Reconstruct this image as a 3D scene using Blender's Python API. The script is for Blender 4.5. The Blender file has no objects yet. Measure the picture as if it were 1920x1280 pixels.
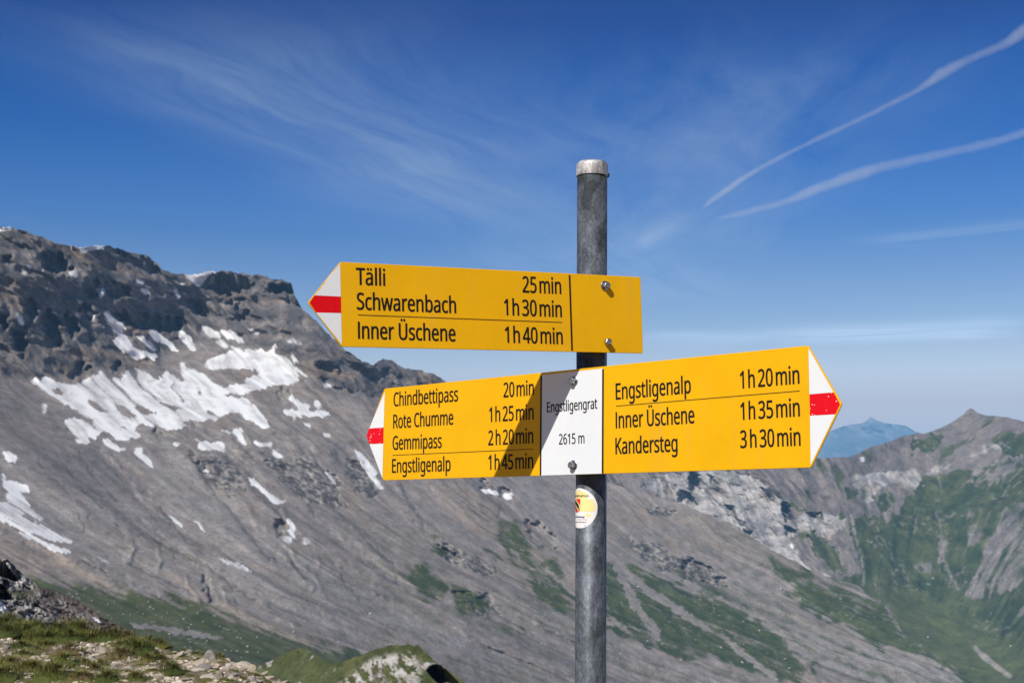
import bpy, bmesh, math, random, json
import numpy as np
from mathutils import Vector, Matrix

random.seed(7)
rng = np.random.default_rng(11)
SC = bpy.context.scene
COL = SC.collection

# ------------------------------------------------------------------ camera
FPX, CX, CY, HOR = 2667.0, 960.0, 640.0, 940.0       # focal length etc. measured on a 1920 px wide frame
PITCH = math.atan((HOR - CY) / FPX)
cam_d = bpy.data.cameras.new("camera")
cam_d.sensor_width = 36.0
cam_d.lens = FPX / 1920.0 * 36.0
cam_d.clip_start, cam_d.clip_end = 0.1, 400000.0
cam_d.dof.use_dof = True
cam_d.dof.focus_distance = 2.76
cam_d.dof.aperture_fstop = 19.0
cam = bpy.data.objects.new("camera", cam_d)
cam.rotation_euler = (math.pi / 2 + PITCH, 0, 0)
COL.objects.link(cam)
SC.camera = cam

# ------------------------------------------------------------------ sun, sky, exposure
SUN = Vector((-0.327, -0.664, 0.673)).normalized()     # towards the sun: behind the camera, to the left, 42 degrees up
sd = bpy.data.lights.new("sun", 'SUN')
sd.energy = 5.0
sd.angle = math.radians(0.53)
sd.color = (1.0, 0.965, 0.905)
sun = bpy.data.objects.new("sun", sd)
sun.rotation_euler = SUN.to_track_quat('Z', 'Y').to_euler()
COL.objects.link(sun)
SC.view_settings.view_transform = 'Standard'
SC.view_settings.look = 'None'
SC.view_settings.exposure = 0.0
SC.view_settings.gamma = 1.0
SC.view_settings.use_curve_mapping = False
SC.cycles.max_bounces = 6
SC.cycles.volume_bounces = 0
SC.cycles.use_denoising = True

def ray(x, y):
    """pixel arrays (1920 x 1280 frame) -> world directions"""
    x = np.asarray(x, float); y = np.asarray(y, float)
    a, b = (x - CX) / FPX, -(y - CY) / FPX
    c, s = math.cos(PITCH), math.sin(PITCH)
    return np.stack([a, c - s * b, s + c * b], -1)

W = bpy.data.worlds.new("World"); SC.world = W
W.use_nodes = True

class NT:
    """small helper for building node trees"""
    def __init__(s, tree): s.t = tree; s.t.nodes.clear()
    def n(s, typ, **kw):
        nd = s.t.nodes.new(typ)
        for k, v in kw.items():
            if k.startswith('i_'): nd.inputs[k[2:].replace('_', ' ')].default_value = v
            else: setattr(nd, k, v)
        return nd
    def put(s, sock, v):
        if isinstance(v, bpy.types.NodeSocket): s.t.links.new(v, sock)
        elif v is not None: sock.default_value = v
    def m(s, op, a, b=None, c=None, clamp=False):
        nd = s.t.nodes.new('ShaderNodeMath'); nd.operation = op; nd.use_clamp = clamp
        for i, v in enumerate((a, b, c)):
            if v is not None: s.put(nd.inputs[i], v)
        return nd.outputs[0]
    def vm(s, op, a, b=None, out=0):
        nd = s.t.nodes.new('ShaderNodeVectorMath'); nd.operation = op
        s.put(nd.inputs[0], a)
        if b is not None: s.put(nd.inputs[1], b)
        return nd.outputs[out]
    def mix(s, f, a, b, blend='MIX'):
        nd = s.t.nodes.new('ShaderNodeMix'); nd.data_type = 'RGBA'; nd.blend_type = blend
        s.put(nd.inputs[0], f); s.put(nd.inputs[6], a); s.put(nd.inputs[7], b)
        return nd.outputs[2]
    def noise(s, vec, scale, detail=4.0, rough=0.55, dist=0.0, dim='3D'):
        nd = s.t.nodes.new('ShaderNodeTexNoise'); nd.noise_dimensions = dim
        if vec is not None: s.put(nd.inputs['Vector'], vec)
        nd.inputs['Scale'].default_value = scale; nd.inputs['Detail'].default_value = detail
        nd.inputs['Roughness'].default_value = rough; nd.inputs['Distortion'].default_value = dist
        return nd.outputs['Fac']
    def mr(s, v, a, b, c=0.0, d=1.0, smooth=False):
        nd = s.t.nodes.new('ShaderNodeMapRange'); nd.clamp = True
        if smooth: nd.interpolation_type = 'SMOOTHSTEP'
        s.put(nd.inputs[0], v)
        for i, q in enumerate((a, b, c, d)): s.put(nd.inputs[1 + i], q)
        return nd.outputs[0]

def q_of(x, y):
    d = ray(x, y); return np.array([d[..., 0] / d[..., 2], d[..., 1] / d[..., 2]]).T

def build_world():
    N = NT(W.node_tree)
    out = N.n('ShaderNodeOutputWorld'); bg = N.n('ShaderNodeBackground')
    bg.inputs[1].default_value = SKY_STRENGTH
    sky = N.n('ShaderNodeTexSky', sky_type='NISHITA', sun_disc=False)
    sky.sun_elevation = math.asin(SUN.z)
    sky.sun_rotation = math.atan2(SUN.x, SUN.y) % (2 * math.pi)
    sky.altitude = 2600; sky.air_density = 1.0; sky.dust_density = 0.25; sky.ozone_density = 4.0
    # the deep, slightly polarised alpine blue of the photograph
    hsv = N.n('ShaderNodeHueSaturation'); hsv.inputs['Hue'].default_value = SKY_HUE; hsv.inputs['Saturation'].default_value = SKY_SAT
    N.t.links.new(sky.outputs[0], hsv.inputs['Color'])
    # cirrus: laid out on a horizontal cloud sheet (direction / height)
    tc = N.n('ShaderNodeTexCoord'); sx = N.n('ShaderNodeSeparateXYZ'); N.t.links.new(tc.outputs['Generated'], sx.inputs[0])
    zc = N.m('MAXIMUM', sx.outputs[2], 0.02)
    qx, qy = N.m('DIVIDE', sx.outputs[0], zc), N.m('DIVIDE', sx.outputs[1], zc)
    cb = N.n('ShaderNodeCombineXYZ'); N.put(cb.inputs[0], qx); N.put(cb.inputs[1], qy); q = cb.outputs[0]
    # shared slow warp
    wn = N.t.nodes.new('ShaderNodeTexNoise'); N.put(wn.inputs['Vector'], q); wn.inputs['Scale'].default_value = 1.1; wn.inputs['Detail'].default_value = 3
    warp = N.vm('SCALE', N.vm('SUBTRACT', wn.outputs['Color'], (0.5, 0.5, 0.5)))
    warp.node.inputs[3].default_value = 0.34
    total = None
    for (x0, y0, x1, y1, w0, w1, amp, sc, st) in CIRRUS:
        a, b = q_of(x0, y0), q_of(x1, y1)
        d = b - a; L = float(np.hypot(*d)); d /= L; n = np.array([-d[1], d[0]])
        rel = N.vm('SUBTRACT', N.vm('ADD', q, warp), (float(a[0]), float(a[1]), 0.0))
        t = N.vm('DOT_PRODUCT', rel, (float(d[0]), float(d[1]), 0.0), out=1)
        s_ = N.vm('DOT_PRODUCT', rel, (float(n[0]), float(n[1]), 0.0), out=1)
        tn = N.m('DIVIDE', t, L)
        width = N.m('MULTIPLY_ADD', tn, w1 - w0, w0)
        g = N.m('POWER', 2.718, N.m('MULTIPLY', N.m('POWER', N.m('DIVIDE', s_, width), 2.0), -1.0))
        ends = N.m('MULTIPLY', N.mr(tn, -0.12, 0.25, smooth=True), N.mr(tn, 1.12, 0.8, smooth=True))
        cv = N.n('ShaderNodeCombineXYZ'); N.put(cv.inputs[0], N.m('MULTIPLY', t, sc * st)); N.put(cv.inputs[1], N.m('MULTIPLY', s_, sc)); cv.inputs[2].default_value = x0 * 0.01
        streak = N.mr(N.noise(cv.outputs[0], 1.0, 10.0, 0.68, 0.45), 0.34, 0.74)
        v = N.m('MULTIPLY', N.m('MULTIPLY', N.m('MULTIPLY', g, ends), streak), amp)
        total = v if total is None else N.m('ADD', total, v)
    # a faint general veil
    veil = N.m('MULTIPLY', N.mr(N.noise(q, 0.45, 6.0, 0.6, 1.2), 0.5, 0.85), 0.035)
    total = N.m('ADD', total, veil, clamp=True)
    up = N.mr(sx.outputs[2], 0.0, 0.03)
    total = N.m('MULTIPLY', total, up)
    rampn = N.n('ShaderNodeValToRGB'); N.put(rampn.inputs[0], N.m('MULTIPLY', sx.outputs[2], 2.0)); cr = rampn.color_ramp
    while len(cr.elements) < len(SKY_RAMP): cr.elements.new(0.5)
    for el, (p_, c_) in zip(cr.elements, SKY_RAMP): el.position = p_ * 2.0; el.color = (*[v / 4.0 for v in c_], 1)
    base = N.mix(1.0, hsv.outputs[0], N.vm('SCALE', rampn.outputs[0]), 'MULTIPLY'); 
    for nd in N.t.nodes:
        if nd.type == 'VECT_MATH' and nd.operation == 'SCALE' and nd.inputs[0].is_linked and nd.inputs[0].links[0].from_node == rampn: nd.inputs[3].default_value = 4.0
    cc = N.vm('SCALE', CIRRUS_COL); N.put(cc.node.inputs[3], N.mr(sx.outputs[2], 0.09, 0.2, 2.6, 1.0)); col = N.mix(total, base, cc)
    N.t.links.new(col, bg.inputs[0]); N.t.links.new(bg.outputs[0], out.inputs[0])

SKY_STRENGTH, SKY_HUE, SKY_SAT = 0.10, 0.5, 1.0
# the sky of the day against the clear-sky model: whiter towards the horizon, deeper blue above (sine of elevation, gain)
SKY_RAMP = [(0, (1.860, 1.036, 0.720)), (0.0673, (1.860, 1.036, 0.720)), (0.0896, (2.007, 1.311, 0.944)), (0.1265, (1.213, 1.009, 0.911)), (0.1843, (0.435, 0.632, 0.895)), (0.2037, (0.317, 0.573, 0.946)), (0.2505, (0.077, 0.396, 0.887)), (0.2906, (0.020, 0.316, 0.818)), (0.3293, (0.020, 0.192, 0.647)), (0.5, (0.160, 0.450, 0.750))]
CIRRUS_COL = (4.3, 5.3, 6.7)
# x0, y0, x1, y1 (where it stands), width at both ends, density, streak scale, streak stretch
CIRRUS = [
    (60, 20, 960, 420, 0.16, 0.42, 0.38, 3.6, 0.16),
    (380, 40, 1000, 330, 0.30, 0.55, 0.34, 3.0, 0.2),
    (1230, 480, 1420, 60, 0.50, 0.45, 0.36, 2.6, 0.3),
    (700, 300, 1250, 560, 0.30, 0.60, 0.30, 2.4, 0.2),
    (1180, 520, 1345, 400, 0.05, 0.12, 0.10, 4.0, 0.3),
    (1200, 470, 1330, 385, 0.05, 0.08, 0.28, 4.0, 0.3),
    (1430, 632, 1900, 618, 0.36, 0.46, 1.1, 1.4, 0.12),
    (1600, 458, 2000, 425, 0.16, 0.2, 0.42, 2.2, 0.12),
    (1180, 628, 1420, 640, 0.3, 0.35, 0.5, 1.4, 0.12),
]
build_world()

# ------------------------------------------------------------------ shared helpers
def tag(o, label=None, cat=None, group=None, kind=None):
    if label: o['label'] = label
    if cat: o['category'] = cat
    if group: o['group'] = group
    if kind: o['kind'] = kind
    return o

def link(name, me, mat=None, parent=None):
    o = bpy.data.objects.new(name, me); COL.objects.link(o)
    if mat is not None and not me.materials: me.materials.append(mat)
    if parent is not None: o.parent = parent
    return o

def empty(name, loc):
    o = bpy.data.objects.new(name, None); o.empty_display_size = 0.05
    o.location = loc; COL.objects.link(o); return o

# --- gradient noise
_perm = np.random.default_rng(5).permutation(256); _perm = np.concatenate([_perm, _perm, _perm])
_g = np.random.default_rng(6).normal(size=(256, 3)); _g /= np.linalg.norm(_g, axis=1)[:, None]
def perlin(x, y, z=0.0):
    x, y, z = np.broadcast_arrays(np.asarray(x, np.float32), np.asarray(y, np.float32), np.asarray(z, np.float32))
    xi, yi, zi = np.floor(x).astype(np.int64), np.floor(y).astype(np.int64), np.floor(z).astype(np.int64)
    xf, yf, zf = x - xi, y - yi, z - zi
    u, v, w = [t * t * t * (t * (t * 6 - 15) + 10) for t in (xf, yf, zf)]
    r = 0.0
    for dx in (0, 1):
        px = _perm[(xi + dx) & 255]
        for dy in (0, 1):
            py = _perm[px + ((yi + dy) & 255)]
            for dz in (0, 1):
                g = _g[_perm[py + ((zi + dz) & 255)]]
                dot = g[..., 0] * (xf - dx) + g[..., 1] * (yf - dy) + g[..., 2] * (zf - dz)
                r = r + dot * (u if dx else 1 - u) * (v if dy else 1 - v) * (w if dz else 1 - w)
    return r * 1.6
def fbm(x, y, z=0.0, o=4, gain=0.5):
    r, a, k = 0.0, 1.0, 1.0
    for i in range(o):
        r = r + a * perlin(np.asarray(x) * k + 17.3 * i, np.asarray(y) * k + 5.1 * i, np.asarray(z) * k + 9.7 * i); a *= gain; k *= 2.03
    return r
def ridged(x, y, z=0.0, o=4, gain=0.55):
    r, a, k = 0.0, 1.0, 1.0
    for i in range(o):
        n = 1 - np.abs(perlin(np.asarray(x) * k + 31.3 * i, np.asarray(y) * k + 7.7 * i, np.asarray(z) * k + 3.9 * i)) * 1.6
        r = r + a * n; a *= gain; k *= 2.05
    return r / 2.0
def sstep(v, a, b):
    t = np.clip((v - a) / (b - a), 0, 1); return t * t * (3 - 2 * t)
def lerp(a, b, t):
    a = np.asarray(a, float); b = np.asarray(b, float)
    if np.ndim(t) and a.ndim == 1 and a.shape == (3,): a = np.broadcast_to(a, t.shape + (3,))
    return a + (b - a) * (t[..., None] if np.ndim(t) else t)
def pl(x, pts):
    p = np.array(pts, float); return np.interp(x, p[:, 0], p[:, 1])

def spl(x, pts, s=60.0):
    """like pl, with the corners rounded off over s pixels"""
    k = np.linspace(-2.2, 2.2, 23); w = np.exp(-k * k / 2); w /= w.sum()
    return sum(wi * pl(x + ki * s, pts) for ki, wi in zip(k, w))

def inpoly(mask, X, Y, poly):
    p = np.array(poly, float)
    x0, y0 = p.min(0); x1, y1 = p.max(0)
    idx = np.nonzero((X >= x0) & (X <= x1) & (Y >= y0) & (Y <= y1))
    if len(idx[0]) == 0: return
    x, y = X[idx], Y[idx]; ins = np.zeros(x.shape, bool)
    j = len(p) - 1
    for i in range(len(p)):
        xi, yi, xj, yj = p[i, 0], p[i, 1], p[j, 0], p[j, 1]
        if yi != yj:
            c = ((yi > y) != (yj > y)) & (x < (xj - xi) * (y - yi) / (yj - yi) + xi)
            ins ^= c
        j = i
    mask[idx] = np.where(ins, 1.0, mask[idx])

def zz(s, k, ox, oy):
    """'x,y x,y ...' measured in an enlargement -> frame pixels"""
    return [(ox + k * float(a.split(',')[0]), oy + k * float(a.split(',')[1])) for a in s.split()]

def strokes(X, Y, lines, warp=2.0, fr=10.0, seed=0.0):
    """soft bands along polylines: [(width, [(x, y), ...]), ...]"""
    wx = fbm(X / fr, Y / fr, seed, 3) * warp; wy = fbm(X / fr, Y / fr, seed + 31, 3) * warp
    A, B = X + wx, Y + wy; m = np.zeros(X.shape)
    for w, pts in lines:
        p = np.array(pts, float); x0, y0 = p.min(0) - 2 * w; x1, y1 = p.max(0) + 2 * w
        idx = np.nonzero((A > x0) & (A < x1) & (B > y0) & (B < y1))
        if len(idx[0]) == 0: continue
        a, b = A[idx], B[idx]; d2 = np.full(a.shape, 1e9)
        for (xa, ya), (xb, yb) in zip(pts, pts[1:]):
            dx, dy = xb - xa, yb - ya; t = np.clip(((a - xa) * dx + (b - ya) * dy) / (dx * dx + dy * dy), 0, 1)
            d2 = np.minimum(d2, (a - xa - t * dx) ** 2 + (b - ya - t * dy) ** 2)
        m[idx] = np.maximum(m[idx], np.exp(-d2 / (0.5 * w * w)))
    return m
def SL(s, k, ox, oy):
    out = []
    for ln in s.strip().split('\n'):
        w, rest = ln.split(':'); out.append((float(w) * k, zz(rest.strip(), k, ox, oy)))
    return out

def grid_mesh(name, P, C=None, closed=False, mat=None, smooth=True):
    n, m = P.shape[:2]
    me = bpy.data.meshes.new(name)
    idx = np.arange(n * m).reshape(n, m)
    if closed: idx = np.vstack([idx, idx[:1]])
    q = np.stack([idx[:-1, :-1], idx[1:, :-1], idx[1:, 1:], idx[:-1, 1:]], -1).reshape(-1, 4)
    me.vertices.add(n * m); me.vertices.foreach_set('co', P.reshape(-1).astype(np.float32))
    me.loops.add(q.size); me.loops.foreach_set('vertex_index', q.reshape(-1).astype(np.int32))
    me.polygons.add(len(q)); me.polygons.foreach_set('loop_start', np.arange(0, q.size, 4, dtype=np.int32))
    me.update(calc_edges=True)
    me.polygons.foreach_set('use_smooth', np.full(len(q), smooth))
    if C is not None: set_col(me, C.reshape(-1, 3))
    if mat: me.materials.append(mat)
    me.validate()
    return me

def set_col(me, C):
    at = me.color_attributes.new('tone', 'FLOAT_COLOR', 'POINT')
    buf = np.ones((len(C), 4), np.float32); buf[:, :3] = np.clip(C, 0, 1); at.data.foreach_set('color', buf.reshape(-1))

def mesh_from(name, V, F, mat=None, smooth=False, C=None):
    me = bpy.data.meshes.new(name); me.from_pydata([tuple(v) for v in V], [], F); me.update()
    if smooth: me.polygons.foreach_set('use_smooth', [True] * len(me.polygons))
    if mat: me.materials.append(mat)
    if C is not None: set_col(me, np.asarray(C, float))
    return me

def mat_new(name):
    m = bpy.data.materials.new(name); m.use_nodes = True
    N = NT(m.node_tree); out = N.n('ShaderNodeOutputMaterial'); b = N.n('ShaderNodeBsdfPrincipled')
    N.t.links.new(b.outputs[0], out.inputs[0]); return m, N, b

def mat_terrain(name, s1, s2, bump, bdist, rough=0.95):
    """rock / scree / grass / snow: the kind of ground comes from the mesh, its grain from noise"""
    m, N, b = mat_new(name)
    at = N.n('ShaderNodeAttribute', attribute_name='tone'); tc = N.n('ShaderNodeTexCoord'); P = tc.outputs['Object']
    n1, n2 = N.noise(P, s1, 8, 0.74), N.noise(P, s2, 6, 0.7)
    f = N.m('MULTIPLY', N.mr(n1, 0.25, 0.75, 0.52, 1.48), N.mr(n2, 0.25, 0.75, 0.66, 1.34))
    # snow keeps its own even tone
    sx = N.n('ShaderNodeSeparateColor'); N.t.links.new(at.outputs['Color'], sx.inputs[0])
    sn = N.mr(sx.outputs[2], 0.45, 0.6)
    f = N.m('ADD', N.m('MULTIPLY', f, N.m('SUBTRACT', 1.0, sn)), sn)
    c = N.vm('SCALE', at.outputs['Color']); N.put(c.node.inputs[3], f)
    N.t.links.new(c, b.inputs['Base Color']); b.inputs['Roughness'].default_value = rough
    b.inputs['Specular IOR Level'].default_value = 0.15
    bp = N.n('ShaderNodeBump'); bp.inputs['Strength'].default_value = bump; bp.inputs['Distance'].default_value = bdist
    N.put(bp.inputs['Height'], N.m('MULTIPLY', n1, N.m('SUBTRACT', 1.0, sn))); N.t.links.new(bp.outputs[0], b.inputs['Normal'])
    return m

# ------------------------------------------------------------------ terrain: real slopes integrated outwards from their foot
def layer(xs, nr, yb, yc, r0, tanmap):
    """sheet of terrain seen between a foot line and a crest; range grows uphill by the given gradient"""
    X = np.repeat(xs[:, None], nr, 1); t = np.linspace(0, 1, nr)[None]
    Y = yb[:, None] + (yc - yb)[:, None] * t
    d = ray(X, Y); rho = np.hypot(d[..., 0], d[..., 1]); E = d[..., 2] / rho
    T = np.maximum(tanmap(X, Y), E + 0.06)
    de = np.diff(E, axis=1); g = 0.5 * (1 / (T - E)[:, 1:] + 1 / (T - E)[:, :-1])
    R = r0[:, None] * np.exp(np.concatenate([np.zeros((len(xs), 1)), np.cumsum(de * g, 1)], 1))
    U = d / rho[..., None]
    return X, Y, R, U, E

def skirt(P, front=None, back=None):
    """adds the hidden foot and the far side of a ridge, so that it is a body and not a screen"""
    parts = [P]
    if front:
        for (dr, dz) in front:
            p = P[:, :1].copy(); h = np.hypot(p[..., 0], p[..., 1]); p[..., 0] *= 1 + dr / h; p[..., 1] *= 1 + dr / h; p[..., 2] += dz; parts.insert(0, p)
    if back:
        for (dr, dz) in back:
            p = P[:, -1:].copy(); h = np.hypot(p[..., 0], p[..., 1]); p[..., 0] *= 1 + dr / h; p[..., 1] *= 1 + dr / h; p[..., 2] += dz; parts.append(p)
    return np.concatenate(parts, 1), len(parts[:-1]) if not back else None

def padcol(C, nf, nb):
    return np.concatenate([C[:, :1]] * nf + [C] + [C[:, -1:]] * nb, 1)

def xcols(a, b, step, lo=-520, hi=2440, far=14):
    L = [np.arange(lo, a, far)] if lo < a else []
    Rr = [np.arange(b, hi + 1, far)] if hi > b else []
    return np.concatenate(L + [np.arange(a, b, step)] + Rr).astype(float)

A1 = (0.34375, 0, 400); A2 = (0.34375, 0, 840); A3 = (0.5, 540, 640); A4 = (0.42708, 1100, 840); A5 = (0.27083, 1400, 700)
def Z(s, a): return zz(s, *a)

SNOW = [Z(s, A1) for s in """565,545 590,530 620,570 680,620 665,650 700,690 745,740 860,770 850,800 800,780 740,805 700,770 650,750 620,690 640,670 580,610
470,540 490,535 535,580 515,595 485,570
810,645 850,640 900,680 950,720 990,760 930,750 920,720 860,700 825,670
730,665 770,670 830,710 870,745 850,750 790,715 740,680
965,655 1000,640 1045,690 1070,740 1045,745 1010,710 980,690
1090,610 1120,615 1200,655 1210,680 1150,675 1110,645
1210,640 1240,632 1280,650 1310,680 1335,705 1270,690 1220,670
1175,700 1210,690 1250,725 1220,735
1260,730 1300,735 1330,750 1290,752
1105,815 1150,800 1200,770 1260,750 1320,755 1360,735 1400,750 1430,735 1450,755 1480,740 1490,705 1505,730 1510,770 1540,770 1580,800 1640,850 1690,890 1680,900 1630,880 1620,910 1560,935 1500,930 1440,955 1380,970 1300,985 1210,985 1180,970 1250,940 1330,925 1340,900 1380,890 1410,870 1370,840 1320,850 1280,845 1200,850 1130,850
165,915 200,895 220,930 250,885 300,910 340,920 390,940 420,925 470,900 500,880 530,890 545,835 590,890 630,900 680,890 690,850 740,835 790,860 850,900 880,890 900,860 940,885 990,930 1010,900 985,850 985,815 1005,815 1010,845 1060,860 1110,880 1150,920 1210,945 1180,990 1280,1005 1330,1010 1380,1050 1430,1100 1460,1160 1430,1175 1390,1140 1340,1120 1310,1090 1260,1085 1200,1100 1120,1060 1130,1090 1205,1110 1180,1130 1100,1130 1000,1135 1040,1160 1000,1170 900,1180 840,1160 770,1150 740,1180 780,1215 700,1225 640,1235 590,1190 540,1190 500,1130 430,1090 380,1050 320,1010 260,985 210,950
350,1130 400,1115 480,1140 550,1190 520,1225 450,1225 400,1210 375,1170
560,1230 600,1235 660,1270 640,1285 590,1270
410,1230 480,1230 490,1250 420,1255
1050,1195 1100,1240 1160,1250 1210,1245 1225,1285 1080,1285 1090,1250
1190,1180 1290,1185 1310,1165 1325,1190 1310,1205 1340,1260 1320,1265 1290,1205 1220,1195
1560,1010 1600,1005 1640,1030 1680,1040 1700,1060 1650,1080 1740,1080 1800,1085 1790,1105 1680,1105 1600,1110 1545,1080 1610,1075 1630,1055 1590,1030
1715,1025 1745,1030 1745,1055 1720,1055
1380,1245 1440,1250 1475,1245 1480,1270 1430,1270
1565,690 1640,700 1640,712 1575,705
1760,930 1800,930 1810,945 1770,950
400,160 440,170 475,180 495,172 592,158 570,190 500,200 475,212 450,220 425,205
995,335 1050,322 1130,310 1220,305 1140,335 1110,375 1100,392 1070,385 1040,365
920,355 960,370 1020,390 1000,395 940,380
-20,50 20,55 55,68 58,88 10,95 -20,95
525,410 560,410 573,440 550,450 530,430
770,415 800,415 818,440 790,440
950,400 965,415 975,455 962,455
740,360 790,375 785,385 745,370
370,325 420,310 425,335 385,340
115,310 140,315 145,335 125,330
140,285 170,290 160,300
215,300 240,310 235,320
95,545 115,560 128,605 118,605 105,575
420,465 445,480 445,495 425,485
405,540 435,550 437,570 412,560
1345,625 1410,645 1405,665 1350,635
1655,1140 1690,1150 1690,1165 1660,1155
1760,1195 1800,1205 1805,1225 1765,1210
230,1035 255,1040 250,1090 235,1085
1580,770 1610,780 1625,810 1600,805
950,1245 980,1250 975,1265 955,1262""".split('\n')] + [Z(s, A2) for s in """10,140 40,180 100,190 150,205 155,235 100,240 140,280 160,310 200,350 240,390 235,410 190,395 160,370 110,360 150,390 250,420 330,460 440,520 400,520 300,505 220,480 120,450 60,420 -20,385 -20,300 30,290 45,240 25,220
70,445 150,465 250,510 330,545 385,560 370,572 300,560 220,520 150,490
520,590 545,585 630,625 620,635 550,608
730,18 770,30 810,60 830,95 820,108 790,75 750,40
20,20 60,30 95,55 80,75 40,65
610,0 690,0 685,12 640,10
735,0 780,0 775,18 745,18
1075,0 1220,0 1235,40 1200,10 1150,5
1355,160 1390,170 1430,215 1500,260 1550,290 1545,303 1490,300 1450,260 1390,210 1360,190
1470,5 1500,15 1545,45 1510,62 1485,40
1770,110 1790,130 1830,185 1835,205 1800,180 1775,135
1565,370 1590,385 1610,440 1600,480 1580,460 1575,410
1540,480 1590,485 1580,520 1560,515
1650,490 1690,500 1685,525 1655,515
1160,578 1220,600 1290,620 1340,645 1390,690 1360,680 1310,660 1260,645 1200,610
920,355 950,375 995,430 985,435 950,395
1035,355 1065,385 1105,430 1128,468 1115,465 1090,430 1060,395
1100,110 1140,125 1135,135 1105,120""".split('\n')] + [Z(s, A3) for s in """715,555 750,550 790,570 780,578 740,565
810,565 840,570 835,590 815,590
250,405 285,430 325,490 360,555 340,555 300,500 265,440""".split('\n')]
HOLES = [Z(s, A1) for s in """630,1040 680,1050 730,1090 740,1115 690,1105 640,1075
470,1010 560,1060 600,1090 540,1080 480,1040
690,1040 780,1060 850,1080 870,1100 780,1090
870,1035 950,1045 1010,1075 940,1070
640,1160 690,1160 700,1175 655,1178
1000,1140 1060,1130 1130,1140 1110,1160 1040,1160
1045,955 1090,965 1110,990 1080,985
260,945 320,950 350,990 300,995
700,690 720,690 755,725 740,730""".split('\n')]
SNOW_B = [Z(s, A4) for s in """1200,40 1215,35 1222,60 1203,62
1010,545 1050,555 1110,580 1100,585 1050,572
890,420 905,420 910,440 900,438""".split('\n')]
GRASS_C = [Z("620,810 700,830 860,850 960,930 1060,1040 1200,1120 1300,1210 1400,1290 1300,1290 1250,1210 1000,1120 850,1060 700,990 560,900 500,830", (0.39913, 1279, 769))] + [Z(s, A4) for s in """60,470 150,490 250,545 400,590 560,640 700,720 780,750 830,800 870,850 930,920 1000,990 900,1000 800,1000 650,960 450,930 350,920 200,850 60,800
800,480 900,500 990,560 1010,590 920,580 840,540
880,640 1000,660 1120,720 1180,760 1100,770 980,730""".split('\n')] + [Z(s, A3) for s in """790,640 840,660 870,720 930,790 1000,830 1077,870 1077,1030 1000,990 930,950 870,880 820,820 790,760
430,850 500,850 560,880 600,930 590,980 520,960 460,920
610,900 680,920 760,960 770,990 740,1040 660,1000 620,950
820,1050 870,1050 895,1075 860,1090 825,1070
520,740 600,770 640,800 560,790
690,770 740,790 790,840 740,830""".split('\n')] + [[(10, 1085), (60, 1090), (113, 1105), (155, 1103), (220, 1115), (292, 1122), (345, 1132), (395, 1149), (430, 1166), (480, 1184), (515, 1198), (560, 1212), (600, 1220), (700, 1228), (820, 1262), (900, 1300), (900, 1330), (-520, 1330), (-520, 1085)]]
GRAVEL_C = [Z(s, A4) for s in """95,465 150,500 210,560 300,630 410,690 480,750 560,800 550,812 460,770 380,715 280,650 190,585 120,530
560,800 640,850 760,940 850,1000 820,1005 740,960 640,880
130,530 190,600 240,700 320,790 330,850 300,850 260,780 200,700 150,600
60,735 120,760 200,800 190,810 60,760""".split('\n')] + [[(237, 1166), (309, 1173), (378, 1184), (419, 1194), (400, 1199), (326, 1187), (261, 1178)]]
ROCK_C = [Z(s, A3) for s in """20,440 80,430 130,470 160,520 90,520 40,490
210,460 260,440 320,510 350,580 300,590 240,530
130,90 220,60 300,110 340,60 400,90 480,140 400,170 260,180 150,170
715,540 800,545 845,590 800,600 730,575
520,750 640,770 670,810 590,820
600,800 700,800 790,860 760,890 660,850
620,930 760,960 790,1010 720,1040 640,990""".split('\n')] + [Z(s, A4) for s in """180,400 260,410 420,470 560,540 620,575 600,610 480,590 350,530 230,470
220,255 330,250 410,290 390,310 280,290""".split('\n')] + [Z(s, A2) for s in """1050,20 1180,60 1330,140 1350,230 1260,260 1150,180 1060,90
1500,380 1560,400 1560,470 1500,440
1450,60 1600,60 1862,150 1862,330 1700,300 1560,210""".split('\n')]

A6 = (0.33385, 638, 863); A7 = (0.34837, 0, 394); A8 = (0.39913, 1279, 769)
# sharp-lipped hollows in the walls (their depth in metres first): the sun leaves them in shade
HOLLOW_C = [(d, Z(s, A7)) for d, s in ((48, "235,235 300,225 345,260 380,310 370,345 300,345 250,320 225,280"), (40, "455,370 500,360 535,395 530,450 490,470 460,430"), (46, "600,560 700,540 800,560 900,580 985,600 985,650 920,660 840,640 760,640 690,620 640,600"), (60, "1110,365 1180,345 1260,350 1330,380 1370,420 1340,450 1300,440 1340,560 1330,610 1290,590 1260,520 1220,460 1160,440 1120,410"), (40, "1440,395 1490,385 1520,405 1575,405 1580,490 1560,480 1520,440 1460,440"), (42, "760,255 820,260 860,310 885,350 860,370 800,330"), (44, "220,560 270,540 310,600 340,680 330,760 280,740 240,660"), (30, "420,820 470,830 480,900 440,930 370,900 390,860"), (36, "60,640 110,660 150,760 130,800 80,720"), (38, "560,390 640,380 700,420 690,470 620,460"), (40, "330,560 380,570 420,640 400,700 350,650"), (30, "20,250 60,240 80,280 40,300"), (26, "600,830 660,830 680,880 640,900 600,880"), (36, "120,480 170,470 200,540 180,600 140,560"), (30, "0,540 30,560 40,640 0,620"), (34, "420,500 470,500 520,560 500,600 450,560"), (24, "1000,470 1060,480 1100,560 1060,560"), (22, "1700,850 1760,830 1840,850 1840,930 1760,940"), (20, "1490,960 1540,960 1560,1010 1510,1020"), (16, "830,1180 870,1185 880,1230 845,1225"))]
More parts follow.
